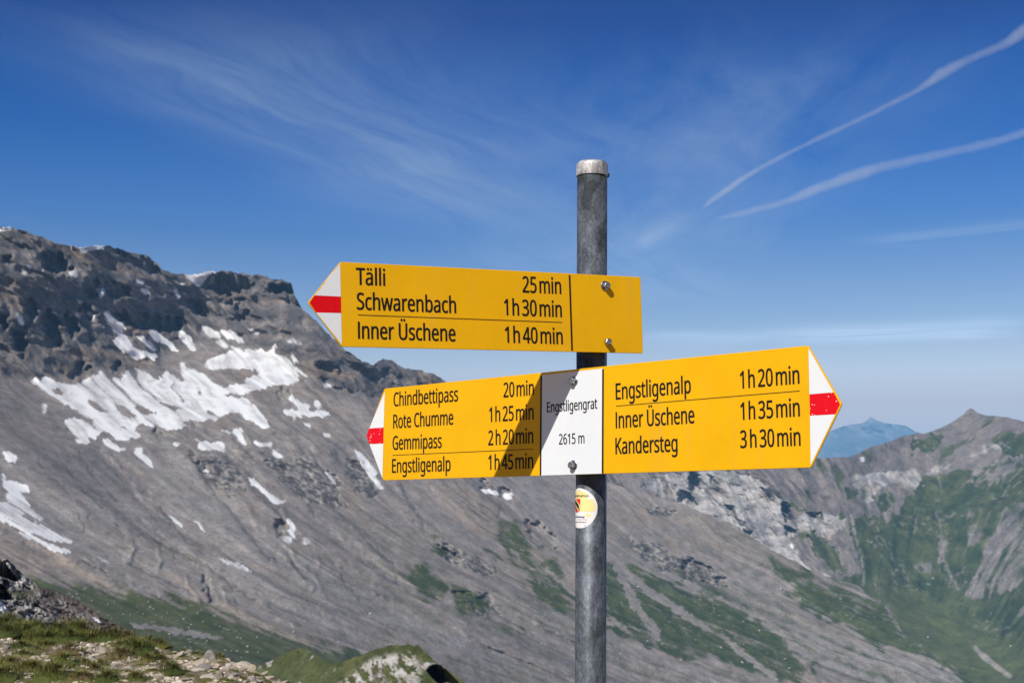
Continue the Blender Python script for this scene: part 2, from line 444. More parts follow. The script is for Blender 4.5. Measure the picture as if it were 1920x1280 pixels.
HOLLOW_C += [(22, Z(s, A8)) for s in ("0,705 60,700 140,740 155,790 110,812 60,790 20,765 0,760", "160,780 215,790 212,832 170,815")] + [(16, Z(s, A6)) for s in ("1040,340 1110,340 1200,420 1210,500 1130,480 1060,420", "540,470 620,500 690,560 660,580 570,530", "780,110 830,110 840,160 800,160", "900,140 935,160 930,200 905,190")] + [(14, Z(s, A2)) for s in ("1045,20 1080,70 1110,110 1090,115 1050,70", "1500,385 1550,400 1560,465 1520,460 1495,420", "1105,690 1140,720 1165,830 1140,835 1115,770")]
HOLLOW_B = [(d, Z(s, A8)) for d, s in ((60, "40,285 75,300 82,370 60,405 30,370"), (50, "476,425 500,450 514,520 490,530 470,470"), (34, "480,540 540,560 530,600 490,592"), (40, "-10,370 40,390 70,440 20,450 -20,430"), (22, "200,440 240,450 260,520 220,500"), (22, "290,560 330,570 320,600 290,590"), (20, "590,480 650,480 640,505 600,500"), (18, "370,360 410,380 430,440 400,430"), (20, "120,300 150,310 170,360 140,350"))]
# dark soil runnels and moraine lips (carved), and pale gravel chutes
RUN_C = SL('''14: 1030,40 1080,100 1130,190 1240,330 1340,450 1450,590 1500,620
12: 1230,50 1320,150 1400,240 1500,330 1560,440
9: 1680,310 1730,420
9: 1590,620 1690,750
12: 1700,40 1800,160
7: 430,20 520,170 640,280
6: 560,60 720,240 880,420
8: 210,60 270,150 380,250 470,310
12: 640,420 760,470 900,530 1040,600 1150,660 1280,760 1400,830
9: 500,540 640,600 800,680 950,740 1060,800
9: 440,610 560,670 640,720
14: 1110,690 1140,780 1160,830
6: 470,330 490,400 500,440
6: 440,350 455,420 460,450
6: 520,370 545,430
7: 960,560 960,610
8: 1280,820 1300,880
9: 1240,40 1300,110
7: 300,20 420,190 560,330
6: 880,330 960,440 1060,540''', *A2) + SL('''12: 290,20 330,120 400,260 480,400 540,460
9: 0,300 100,400 220,520 330,620
8: 700,200 760,290 830,340
8: 850,130 900,240 880,330
9: 120,560 220,640 330,700
8: 0,640 60,720 160,860
7: 380,250 420,360 520,450''', *A6)
RIDGE_C = SL('''26: 560,330 760,420 900,490 1050,570 1200,680 1330,770 1450,860 1600,960
18: 1130,60 1240,200 1350,330 1450,470 1560,600 1700,760
18: 1290,0 1420,160 1540,320 1640,480 1760,640
22: 400,590 600,650 800,740 1000,830
16: 560,0 700,150 860,330
20: 0,470 140,500 300,560 420,610
16: 1560,520 1660,640 1760,760
14: 1000,700 1060,790 1100,850
14: 1200,760 1250,840
16: 700,480 720,560 700,620
14: 840,520 880,600 870,660''', *A2) + SL('''26: 200,0 330,160 450,330 560,440
20: 660,60 780,230 880,400
22: 0,420 200,540 400,700 560,850
24: 980,240 1150,360 1310,480
18: 0,560 160,660 300,780
22: 420,740 560,860 760,960 1000,1040
16: 600,900 800,1010 1000,1090 1200,1180
20: 1100,900 1320,1000''', *A6) + SL('''22: 0,480 200,560 400,680 560,780 700,860
18: 0,620 140,690 240,760
16: 300,840 440,920 620,1000''', *A8)
TONE_C = [((0.195, 0.182, 0.184), Z("160,0 500,0 760,230 1000,480 1200,640 1420,800 1862,1000 1862,1060 1300,760 1000,570 640,410 470,310 300,180", A2)),
          ((0.285, 0.265, 0.258), Z("1100,600 1400,690 1700,860 1862,900 1990,1000 1862,1010 1600,930 1300,740", A2)),
          ((0.262, 0.222, 0.190), Z("0,430 200,520 400,450 620,430 1000,590 1300,780 1600,960 1862,1060 1862,1130 1400,990 1000,840 640,780 200,700 0,640", A2)),
          ((0.170, 0.158, 0.160), [(-40, 690), (60, 712), (160, 800), (260, 900), (200, 940), (-40, 890)]),
          ((0.285, 0.250, 0.222), Z("480,380 620,470 800,620 1000,760 1320,900 1320,960 1000,870 700,700 520,500", A6)),
          ((0.200, 0.178, 0.168), Z("0,640 200,700 400,800 600,940 560,980 300,860 0,760", A6)),
          ((0.290, 0.268, 0.250), Z("300,880 480,950 620,1010 800,1070 1000,1120 1290,1205 1290,1230 1000,1170 700,1110 480,1030", A8)),
          ((0.250, 0.215, 0.188), Z("0,460 120,490 300,590 520,720 700,820 640,830 420,720 160,600 0,540", A8))]
CHUTE_C = SL('''22: 560,640 615,720 600,790
18: 880,500 960,590 1080,650 1200,710 1330,810
26: 600,640 760,720 900,800 1000,900 1160,990 1320,1060
16: 960,500 1060,600 1200,640 1320,760
14: 1500,510 1600,600 1720,700 1900,840
16: 1540,580 1600,680 1680,800 1720,900
12: 1500,880 1600,920 1760,980
20: 1180,260 1280,320 1330,380
14: 300,300 420,420 560,480''', *A6) + SL('''16: 60,850 220,900 350,960 450,1030 520,1130 600,1220
26: 330,900 480,960 620,1020 800,1080 1000,1130 1290,1215
9: 230,1090 300,1150 380,1220 440,1260
12: 0,960 80,1010 200,1080''', *A8)
CHUTE_B = SL('''13: 790,490 800,560 830,660 850,760 850,810
9: 590,590 640,680 700,760
8: 640,580 720,650 760,740
13: 1190,480 1215,560 1210,640 1240,740 1300,840
24: 1215,600 1235,650
8: 1100,500 1090,570
10: 1480,620 1400,740 1370,790
12: 1440,830 1530,790
14: 1360,830 1500,810
14: 1360,215 1440,180 1500,150 1540,170
10: 1230,270 1280,240
10: 1390,280 1330,350
12: 1480,240 1400,320 1380,350
10: 1540,280 1480,340
9: 1600,270 1540,330
8: 1030,750 1060,790
12: 870,330 900,390 940,460 960,530
10: 1150,290 1200,300 1220,380
16: 800,310 850,380 880,470 890,520
10: 1290,770 1330,730
10: 1540,540 1440,600
9: 1600,540 1520,640 1440,720
9: 1600,640 1530,700''', *A8)

def masks(X, Y, polys, warp=3.5, fr=18.0, seed=0.0):
    wx = fbm(X / fr, Y / fr, seed, 3) * warp; wy = fbm(X / fr, Y / fr, seed + 40, 3) * warp
    m = np.zeros(X.shape)
    for p in polys: inpoly(m, X + wx, Y + wy, p)
    return m
def hollows(X, Y, polys, warp, fr):
    A, B = X + fbm(X / fr, Y / fr, 21.0, 3) * warp, Y + fbm(X / fr, Y / fr, 61.0, 3) * warp; h = np.zeros(X.shape)
    for dep, p in polys:
        m = np.zeros(X.shape); inpoly(m, A, B, p); h = np.maximum(h, m * dep)
    return h
def soft(m, k=1, s=1):
    for _ in range(k):
        m = (m + np.roll(m, s, 0) + np.roll(m, -s, 0) + np.roll(m, s, 1) + np.roll(m, -s, 1)) / 5
    return m

# ---- the big scree mountain with its cliffs and snow, left to centre
CREST_C = [(-520, 300), (-150, 395), (0, 425), (40, 430), (80, 445), (110, 456), (145, 464), (175, 462), (202, 460), (225, 468), (250, 475), (280, 480), (300, 500), (312, 511), (345, 514), (380, 512), (415, 508), (450, 513), (490, 516), (520, 524), (546, 530), (553, 556), (570, 580), (590, 600), (620, 630), (645, 652), (680, 678), (700, 684), (708, 676), (718, 671), (728, 674), (740, 680), (752, 688), (790, 694), (825, 706), (832, 712), (900, 762), (1000, 832), (1080, 874), (1138, 904), (1271, 942), (1373, 981), (1433, 1024), (1527, 1071), (1612, 1100), (1668, 1147), (1698, 1194), (1740, 1220), (1792, 1250), (1826, 1278), (1900, 1296), (2440, 1300)]
CLIFF_FOOT = [(-520, 700), (0, 700), (60, 715), (180, 692), (260, 690), (330, 650), (400, 622), (470, 640), (520, 668), (580, 715), (640, 735), (700, 745), (832, 760), (900, 800), (1138, 906), (2440, 1320)]
MEADOW = [(-520, 1060), (0, 1085), (100, 1102), (250, 1120), (345, 1134), (430, 1165), (515, 1198), (600, 1222), (700, 1232), (800, 1290), (2440, 1400)]

def build_mountain():
    xs = xcols(-24, 1944, 2.0); n = 470
    yc = pl(xs, CREST_C)
    yc = yc + fbm(xs / 14.0, 3.3, 0, 4) * 3.2 * sstep(-xs, -1000, -700) + fbm(xs / 30.0, 8.3, 0, 3) * 2.0
    yb = np.full(xs.shape, 1322.0)
    r0 = spl(xs, [(-900, 560), (-520, 640), (-150, 780), (500, 1020), (1000, 1480), (1500, 1880), (1900, 2150), (2440, 2500), (2900, 2800)], 180)
    # rows packed evenly in pixels
    def tanmap(X, Y):
        yf = spl(X, CLIFF_FOOT, 45); w = sstep(Y, yf + 40, yf - 40)
        ym = spl(X, MEADOW, 70); wm = sstep(Y, ym - 34, ym + 40)
        t = 0.40 + (1.0 - 0.40) * w
        snow_shelf = np.exp(-((X - 330) / 260) ** 2 - ((Y - 770) / 60) ** 2) * 0.1
        t = t - snow_shelf
        return t * (1 - wm) + 0.14 * wm
    X, Y, R, U, E = layer(xs, n, yb, yc, r0, tanmap)
    P0 = U * R[..., None]
    yf = pl(X, CLIFF_FOOT)
    cl = sstep(Y, yf + 26, yf - 10) * sstep(-X, -1150, -820)
    ym = pl(X, MEADOW); mead = sstep(Y, ym - 10, ym + 14)
    rockp = soft(masks(X, Y, ROCK_C, 14, 22, 3.0), 6); rockp = sstep(rockp + 0.45 * fbm(X / 16, Y / 16, 6.0, 4), 0.35, 0.85)
    snow = masks(X, Y, SNOW, 2.6, 9, 1.0); hole = masks(X, Y, HOLES, 3, 9, 2.0); snow = snow * (1 - hole)
    # coordinate that stays constant down the fall line (slope faces right and towards us)
    psi = math.radians(48); c = P0[..., 0] * math.cos(psi) + P0[..., 1] * math.sin(psi)
    g = P0[..., 0] * math.sin(psi) - P0[..., 1] * math.cos(psi); z = P0[..., 2]
    yy = np.linspace(200, 1400, 601); mm = np.interp(yy, [200, 700, 850, 1000, 1100, 1250, 1400], [1.25, 1.1, 0.95, 0.68, 0.5, 0.38, 0.34])
    F_ = np.concatenate([[0], np.cumsum(2.0 / mm[1:])]); Fy = np.interp(Y, yy, F_)       # runnels flatten out towards the foot
    c0 = c; c = 0.62 * (X - Fy); g = 0.62 * (Y + 0.6 * X)
    cw = c + fbm(P0[..., 0] / 160, P0[..., 1] / 160, z / 160, 3) * 16
    run = strokes(X, Y, [(w * 1.15, q) for w, q in RUN_C], 5.0, 20, 5.0) * sstep(fbm(X / 40, Y / 25, 8.8, 3), -0.9, 0.2); chute = strokes(X, Y, CHUTE_C, 4.0, 14, 6.0)
    rdg = strokes(X, Y, [(w * 1.5, q) for w, q in RIDGE_C], 9.0, 36, 9.0) * sstep(fbm(X / 60, Y / 40, 2.8, 3), -0.9, 0.1)
    # relief
    butt = ridged(cw / 120, z / 210, g / 300, 4) - 0.75
    ribs = ridged(cw / 46, g / 240, 2.2, 4, 0.5) - 0.75
    block = fbm(P0[..., 0] / 42, P0[..., 1] / 42, z / 30, 5, 0.6)
    bed = np.abs(((z + 0.18 * c0 + fbm(c / 90, z / 90, 1.0, 3) * 16) / 34.0) % 1.0 - 0.5)
    D = cl * (-85 * butt - 34 * ribs + 7 * block + 16 * (bed - 0.25))
    gul = fbm(cw / 55, g / 700, 4.4, 4)
    rill = ridged(cw / 34, g / 900, 7.7, 3) - 0.75
    sc = (1 - cl) * (1 - 0.85 * mead)
    D = D + sc * (12 * fbm(cw / 120, g / 900, 1.1, 3) + 8.0 * gul - 3.2 * rill) + sc * 0.9 * fbm(P0[..., 0] / 16, P0[..., 1] / 16, z / 16, 4, 0.6)
    D = D + rockp * (-13 * (ridged(P0[..., 0] / 46, P0[..., 1] / 60, z / 34, 4, 0.5) - 0.8) + 3 * fbm(P0[..., 0] / 11, P0[..., 1] / 11, z / 9, 3))
    D = D + mead * (3.5 * fbm(P0[..., 0] / 45, P0[..., 1] / 45, 0, 4))
    hol = np.zeros(X.shape)
    hol = hollows(X, Y, HOLLOW_C, 9, 12)
    D = D + soft(hol, 2) * (0.8 + 0.25 * block) + 1.5 * run * (1 - cl) - 4.0 * rdg * (1 - cl)
    knob = np.exp(-((X - 480) / 240) ** 2 - ((Y - 840) / 70) ** 2)
    D = D - knob * 20 * np.maximum(fbm(P0[..., 0] / 60, P0[..., 1] / 60, z / 45, 4, 0.5), -0.3)
    # snow lies smooth
    ss = soft(snow, 4); D = D * (1 - 0.8 * ss) + soft(D, 8) * 0.8 * ss
    edge = np.clip((np.arange(n) / (n - 1) - 0.0), 0, 1)[None]
    P = U * (R + D)[..., None]
    # ---- colours of the ground itself
    s1 = 0.9 * fbm(cw / 11, g / 200, 1.5, 6, 0.66); s2 = fbm(cw / 80, g / 500, 5.5, 4); s3 = fbm(P0[..., 0] / 25, P0[..., 1] / 25, z / 25, 5, 0.65)
    col = lerp((0.285, 0.252, 0.234), (0.208, 0.188, 0.180), sstep(s1 + 0.7 * s2 + 0.6 * s3, -0.8, 0.9))
    warm = sstep(fbm(P0[..., 0] / 140, P0[..., 1] / 140, z / 90, 4) + 0.6 * s3, 0.0, 0.7) * 0.75
    col = lerp(col, np.array((0.275, 0.225, 0.186)), warm * (1 - cl))
    Xt, Yt = X + fbm(X / 40, Y / 40, 17.0, 3) * 14, Y + fbm(X / 40, Y / 40, 57.0, 3) * 14
    for tc_, poly in TONE_C:
        w_ = np.zeros(X.shape); inpoly(w_, Xt, Yt, poly); w_ = soft(soft(w_, 2, 5), 4) * (1 - cl) * 0.75
        col = lerp(col, np.array(tc_) * (1 + 0.16 * s1 + 0.16 * s2 + 0.12 * s3)[..., None], w_)
    # older dark runnels
    dk = sstep(fbm(cw / 20, g / 500, 9.1, 4, 0.6), 0.22, 0.6) * (1 - cl)
    col = lerp(col, np.array((0.105, 0.098, 0.096)), dk * 0.5)
    rl = ridged(cw / 13, g / 330, 3.7, 3, 0.6); rz = sstep(fbm(cw / 90, g / 160, 6.6, 3), -0.25, 0.35)
    col = col * (1 - (0.50 * sstep(rl, 0.78, 0.95) * rz * (1 - cl)))[..., None]
    # fresh grey fans
    fan = sstep(fbm(cw / 75, g / 900, 12.1, 3), 0.1, 0.5) * (1 - cl)
    col = lerp(col, np.array((0.262, 0.246, 0.240)), fan * 0.7)
    rk = lerp((0.122, 0.110, 0.103), (0.226, 0.194, 0.170), sstep(s3 + ribs * 0.9, -0.3, 0.8))
    ochre = sstep(fbm(c / 70, z / 40, 3.1, 4), 0.22, 0.6)
    rk = lerp(rk, np.array((0.225, 0.168, 0.122)), ochre * 0.6)
    rk = rk * (0.68 + 1.0 * bed)[..., None]
    low = sstep(Y, 560, 700) * sstep(-X, -330, -60)
    col = lerp(col, rk, cl)
    rko = lerp((0.085, 0.080, 0.080), (0.31, 0.285, 0.262), sstep(0.6 * s3 + 0.9 * fbm(P0[..., 0] / 7, P0[..., 1] / 9, z / 6, 4, 0.65), -0.45, 0.6))
    col = lerp(col, rko, rockp * (1 - cl))
    col = lerp(col, np.array((0.092, 0.086, 0.086)), run * (1 - cl) * 0.8)
    col = lerp(col, np.array((0.275, 0.242, 0.215)), chute * (1 - cl) * 0.75)
    col = col * (1 - 0.0 * hol)[..., None]
    col = col * (1 + (1 - cl)[..., None] * np.array((0.03, 0.005, -0.045)))
    # vegetation
    gr = soft(masks(X, Y, GRASS_C[:-1], 22, 34, 6.0), 18)
    gr = 0.62 * gr + 0.38 * soft(gr, 5, 7)
    ymd = spl(X, MEADOW, 40); grm = sstep(Y, ymd - 36, ymd + 18) * sstep(-X, -960, -760); gr = np.maximum(gr, grm)
    gv = masks(X, Y, GRAVEL_C, 6, 14, 8.0)
    gnoise = 0.8 * fbm(P0[..., 0] / 22, P0[..., 1] / 22, z / 22, 5, 0.65) + 0.9 * fbm(cw / 13, g / 190, 2.9, 4, 0.6)
    gm = sstep(gr + 0.55 * gnoise - 0.5 * chute, 0.10, 0.95) * sstep(gr, 0.0, 0.3) * (1 - gv)
    gm = np.maximum(gm, sstep(grm + 0.32 * gnoise, 0.30, 0.72) * (1 - gv))
    sparse = sstep(gnoise, -0.7, 1.3) * sstep(Y, 940, 1120) * (1 - cl) * (0.5 + 0.35 * sstep(X, 1250, 1500)) * sstep(X, 420, 760) * (1 - 0.7 * chute)
    gm = np.clip(gm + sparse * (1 - gr), 0, 1)
    gcol = lerp((0.054, 0.069, 0.024), (0.094, 0.102, 0.038), sstep(s3 + s1 * 0.5, -0.7, 0.8))
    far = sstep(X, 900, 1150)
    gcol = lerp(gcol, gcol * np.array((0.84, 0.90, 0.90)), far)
    patchy = sstep(fbm(P0[..., 0] / 60, P0[..., 1] / 20, 5.0, 4, 0.6), -0.05, 0.5) * grm
    gcol = lerp(gcol, np.array((0.150, 0.140, 0.085)), patchy * 0.35)
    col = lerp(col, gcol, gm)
    col = lerp(col, np.array((0.235, 0.215, 0.19)), soft(gv, 1) * gr * 0.85)
    # scattered pale stones
    st = sstep(perlin(P0[..., 0] / 4.2, P0[..., 1] / 4.2, z / 4.2), 0.46, 0.58) * (1 - cl) * sstep(Y, 860, 960) * 0.6 * sstep(fbm(P0[..., 0] / 50, P0[..., 1] / 50, z / 50, 3), -0.3, 0.5)
    col = lerp(col, np.array((0.36, 0.34, 0.31)), st)
    # snow, thinned into streaks down the fall line
    streak = fbm(cw / 11, g / 190, 3.3, 4, 0.6)
    sn = sstep(soft(snow, 3) * 1.25 - 0.62 * fbm(cw / 6, g / 110, 6.3, 5, 0.65) - 0.55 * streak, 0.44, 0.62) * sstep(soft(snow, 3), 0.02, 0.2)
    sn = np.maximum(sn, soft(masks(X, Y, [q for q in SNOW if np.ptp([v[0] for v in q]) * np.ptp([v[1] for v in q]) < 420], 1.5, 6, 1.0), 1))
    snc = lerp((0.56, 0.545, 0.53), (0.85, 0.84, 0.815), sstep(-streak + 0.5 * s3 + 0.5 * fbm(cw / 9, g / 90, 1.3, 3), -0.7, 0.5))
    col = lerp(col, snc, sn)
    back = [(60, -30), (300, -220), (900, -600)]
    Pn, _ = skirt(P, [(-40, -60)], back); col = padcol(col, 1, 3)
    me = grid_mesh('mountain', Pn, col, mat=mat_terrain('scree and cliff', 0.06, 0.35, 0.3, 1.6))
    tag(link('mountain', me), kind='structure')
    return xs, Y, P

MX, MY, MP = build_mountain()
def on_mountain(x, y):
    i = int(np.argmin(np.abs(MX - x))); j = int(np.argmin(np.abs(MY[i] - y))); return Vector(MP[i, j])

# ---- the greener mountain and its cliffs across the valley, right
CREST_B = [(900, 850), (1100, 850), (1200, 862), (1300, 868), (1400, 868), (1480, 866), (1520, 860), (1538, 858), (1557, 858), (1573, 856), (1595, 857), (1611, 848), (1630, 838), (1644, 835), (1671, 826), (1695, 816), (1739, 810), (1763, 802), (1790, 789), (1806, 776), (1813, 769), (1820, 766), (1827, 769), (1833, 774), (1845, 779), (1860, 779), (1888, 783), (1920, 789), (2050, 815), (2440, 700)]
FLOOR_B = [(900, 990), (1240, 940), (1400, 1030), (1520, 1075), (1620, 1110), (1700, 1120), (1780, 1150), (1920, 1230), (2440, 1300)]
GRASS_B = [Z(s, A4) for s in """1170,300 1220,330 1260,280 1330,330 1390,240 1450,180 1500,120 1600,105 1750,75 1990,20 1990,1100 1700,1100 1600,950 1400,830 1330,700 1230,620 1210,560 1190,450 1170,380
970,360 1040,400 1100,460 1140,540 1130,560 1060,520 1000,470
1130,170 1180,180 1200,240 1150,230
1260,210 1330,190 1360,230 1300,280 1270,250
880,225 960,270 940,280 890,255
990,285 1040,290 1030,310 1000,305
1090,290 1140,290 1130,300""".split('\n')] + [Z(s, A5) for s in """1140,470 1250,430 1350,420 1380,450 1280,540 1150,545
1700,470 1800,420 1930,380 1990,380 1990,600 1800,560""".split('\n')] + [[(1560, 1085), (1640, 1120), (1720, 1180), (1800, 1240), (1850, 1330), (2440, 1330), (2440, 760), (1990, 830), (1960, 1000)]]
PALE_B = [Z(s, A4) for s in """240,170 320,110 600,90 750,130 830,190 870,240 890,300 1000,285 1140,300 1130,350 1070,400 980,370 900,380 920,460 1000,540 940,520 800,440 640,340 400,240
1150,150 1180,115 1300,110 1400,100 1440,85 1460,120 1480,175 1400,170 1360,160 1300,160 1250,230 1220,235 1190,180""".split('\n')] + [Z(s, A5) for s in """1520,585 1620,530 1700,480 1760,470 1850,490 1820,530 1740,540 1680,510 1600,570
1210,690 1300,660 1400,610 1410,630 1320,680 1220,700""".split('\n')]
SCREE_B = [Z(s, A4) for s in """1630,270 1760,260 1990,230 1990,560 1880,620 1700,690 1640,610 1700,560 1760,480 1690,420
1550,380 1600,380 1590,470 1560,540 1620,640 1600,620 1550,540 1540,460
1700,560 1790,440 1830,400 1820,430 1750,520
1430,500 1500,490 1530,540 1480,560
1150,300 1165,300 1170,400 1200,500 1215,560 1190,530 1165,460
1640,620 1780,590 1830,560 1760,650 1690,680
1830,720 1990,660 1990,760 1880,740""".split('\n')] + [Z(s, A5) for s in """1490,760 1560,690 1640,610 1680,610 1600,700 1530,780
1590,780 1680,680 1760,600 1790,600 1700,740
1720,740 1800,640 1930,560 1930,620 1800,720""".split('\n')]
TRACK_B = [[(1823, 1212), (1829, 1210), (1856, 1232), (1878, 1250), (1898, 1266), (1894, 1271), (1868, 1254), (1840, 1234)]]

def build_right():
    xs = xcols(1096, 1944, 1.8, lo=900, hi=2440, far=14); n = 330
    yc = pl(xs, CREST_B) + fbm(xs / 16.0, 1.3, 0, 4) * 1.8
    yb = np.minimum(spl(xs, CREST_C, 90) + 46, 1324.0 + 0 * xs)
    r0 = spl(xs, [(600, 2950), (900, 2950), (1138, 2950), (1400, 2850), (1600, 2700), (1826, 2520), (2100, 2350), (2440, 2200), (2900, 2000)], 130)
    def tanmap(X, Y):
        yf = spl(X, FLOOR_B, 80); w = sstep(Y, yf + 70, yf - 60)
        cliff = sstep(-X, -1700, -1400)
        return 0.20 + (0.45 + 0.35 * cliff) * w
    X, Y, R, U, E = layer(xs, n, yb, yc, r0, tanmap)
    P0 = U * R[..., None]; z = P0[..., 2]
    psi = math.radians(-42); c = P0[..., 0] * math.cos(psi) + P0[..., 1] * math.sin(psi); g = P0[..., 0] * math.sin(psi) - P0[..., 1] * math.cos(psi)
    kx = np.interp(X, [900, 1300, 1480, 1900, 2440], [0.75, 0.62, 0.45, -0.8, -1.0])
    c = 1.15 * (X - kx * (Y - 950)); g = 1.15 * (Y - 0.4 * X * np.sign(kx) * 0)
    cw = c + fbm(P0[..., 0] / 200, P0[..., 1] / 200, z / 200, 3) * 22
    chute = strokes(X, Y, CHUTE_B, 2.5, 9, 3.0)
    yf = pl(X, FLOOR_B); up = sstep(Y, yf + 20, yf - 30)
    cliff = sstep(-X, -1640, -1500) * up
    pale = soft(masks(X, Y, PALE_B, 8, 16, 2.0), 2)
    butt = ridged(P0[..., 0] / 150 + z / 400 + 3, z / 420, 1.0, 4) - 0.75
    crag = ridged(P0[..., 0] / 42 + z / 90, P0[..., 1] / 90, z / 75, 5) - 0.8
    D = cliff * (-110 * butt - 12 * crag) + pale * (-16 * crag)
    gul = ridged(cw / 110, g / 900, 3.0, 4) - 0.75
    D = D + (up * (1 - 0.7 * cliff)) * (17 * gul + 5 * fbm(cw / 40, g / 300, 5.0, 4)) + 4 * fbm(P0[..., 0] / 30, P0[..., 1] / 30, z / 30, 4)
    hol = np.zeros(X.shape)
    hol = hollows(X, Y, HOLLOW_B, 3, 8)
    D = D + soft(hol, 2) + 8 * chute
    P = U * (R + D)[..., None]
    s1 = fbm(cw / 20, g / 330, 1.5, 5, 0.6); s3 = fbm(P0[..., 0] / 34, P0[..., 1] / 34, z / 30, 5, 0.65)
    col = lerp((0.215, 0.182, 0.160), (0.150, 0.132, 0.122), sstep(0.6 * s1 + 0.8 * s3, -0.7, 0.8))
    pc = lerp((0.41, 0.385, 0.36), (0.235, 0.222, 0.216), sstep(s3 + 0.8 * crag, -0.6, 0.6))
    pc = lerp(pc, np.array((0.30, 0.24, 0.185)), sstep(fbm(P0[..., 0] / 70, z / 50, 7.0, 3), 0.2, 0.6) * 0.6)
    col = lerp(col, pc, pale)
    gr = soft(masks(X, Y, GRASS_B, 9, 16, 6.0), 2); sb = soft(masks(X, Y, SCREE_B, 11, 16, 9.0), 4)
    gn = fbm(cw / 22, g / 210, 2.0, 5, 0.6) + 0.8 * fbm(P0[..., 0] / 60, P0[..., 1] / 60, z / 60, 4)
    gm = sstep(gr + 0.45 * gn - 0.62 * sb, 0.15, 0.65)
    gm = np.clip(gm + (1 - gr) * sstep(gn, 0.45, 0.9) * 0.35 * (1 - pale), 0, 1)
    gcol = lerp((0.042, 0.058, 0.021), (0.084, 0.097, 0.035), sstep(s3 + s1 * 0.6, -0.7, 0.8))
    flat = sstep(Y, yf - 40, yf + 40)
    gcol = lerp(gcol, np.array((0.098, 0.109, 0.034)) * (1 + 0.2 * s3)[..., None], flat * 0.8)
    sc_ = lerp((0.255, 0.225, 0.200), (0.175, 0.158, 0.148), sstep(s1, -0.5, 0.6))
    col = lerp(col, sc_, sb * 0.8)
    col = lerp(col, gcol, gm)
    col = lerp(col, np.array((0.265, 0.238, 0.210)), chute * sstep(fbm(X / 7, Y / 7, 3.3, 3), -0.6, 0.3) * 0.6)
    specks = sstep(fbm(P0[..., 0] / 13, P0[..., 1] / 13, z / 13, 3), 0.28, 0.6) * gr * up * 0.7 * sstep(fbm(P0[..., 0] / 100, P0[..., 1] / 100, z / 70, 3), -0.15, 0.4)
    col = lerp(col, np.array((0.24, 0.215, 0.19)), specks)
    col = lerp(col, np.array((0.30, 0.27, 0.23)), soft(masks(X, Y, TRACK_B, 1.5, 9, 4.0), 1))
    sn = masks(X, Y, SNOW_B, 1.5, 9, 1.0)
    col = np.where((sn > 0.5)[..., None], np.array((0.78, 0.78, 0.78)), col)
    Pn, _ = skirt(P, [(-60, -60)], [(80, -40), (500, -300), (1200, -700)]); col = padcol(col, 1, 3)
    tag(link('mountain', grid_mesh('mountain', Pn, col, mat=mat_terrain('alpine slope', 0.035, 0.22, 0.5, 4.0))), kind='structure')
    return xs, Y, P
BX, BY, BP = build_right()
def on_right(x, y):
    i = int(np.argmin(np.abs(BX - x))); j = int(np.argmin(np.abs(BY[i] - y))); return Vector(BP[i, j])

# ---- the far blue peak
def build_far():
    xs = np.arange(1080, 2160, 2.5)
    yc = pl(xs, [(1080, 902), (1200, 888), (1300, 862), (1380, 845), (1480, 830), (1538, 817), (1557, 808), (1576, 800), (1600, 795), (1617, 793), (1625, 788), (1632, 781), (1641, 787), (1660, 793), (1684, 795), (1703, 800), (1714, 808), (1760, 822), (1850, 830), (2000, 845), (2160, 902)]) + fbm(xs / 10, 2.2, 0, 3) * 1.1
    X, Y, R, U, E = layer(xs, 90, np.full(xs.shape, 905.0), yc, np.full(xs.shape, 19500.0), lambda X, Y: np.full(X.shape, 0.38) + 0.25 * sstep(Y, 830, 800))
    P0 = U * R[..., None]
    D = 560 * (ridged(P0[..., 0] / 900, P0[..., 2] / 900, 1, 5) - 0.8) + 120 * fbm(P0[..., 0] / 260, P0[..., 2] / 220, 0, 4)
    P = U * (R + D)[..., None]
    n1 = fbm(P0[..., 0] / 260, P0[..., 2] / 180, 3, 5, 0.6)
    col = lerp((0.12, 0.13, 0.12), (0.19, 0.18, 0.17), sstep(n1, -0.6, 0.6))
    col = lerp(col, np.array((0.26, 0.24, 0.23)), sstep(n1 - (Y - 815) / 45.0, 0.1, 0.9) * 0.8)
    Pn, _ = skirt(P, [(-300, -300)], [(400, -150), (1500, -600)]); col = padcol(col, 1, 2)
    tag(link('mountain', grid_mesh('mountain', Pn, col, mat=mat_terrain('far slope', 0.004, 0.02, 0.3, 20))), kind='structure')
build_far()

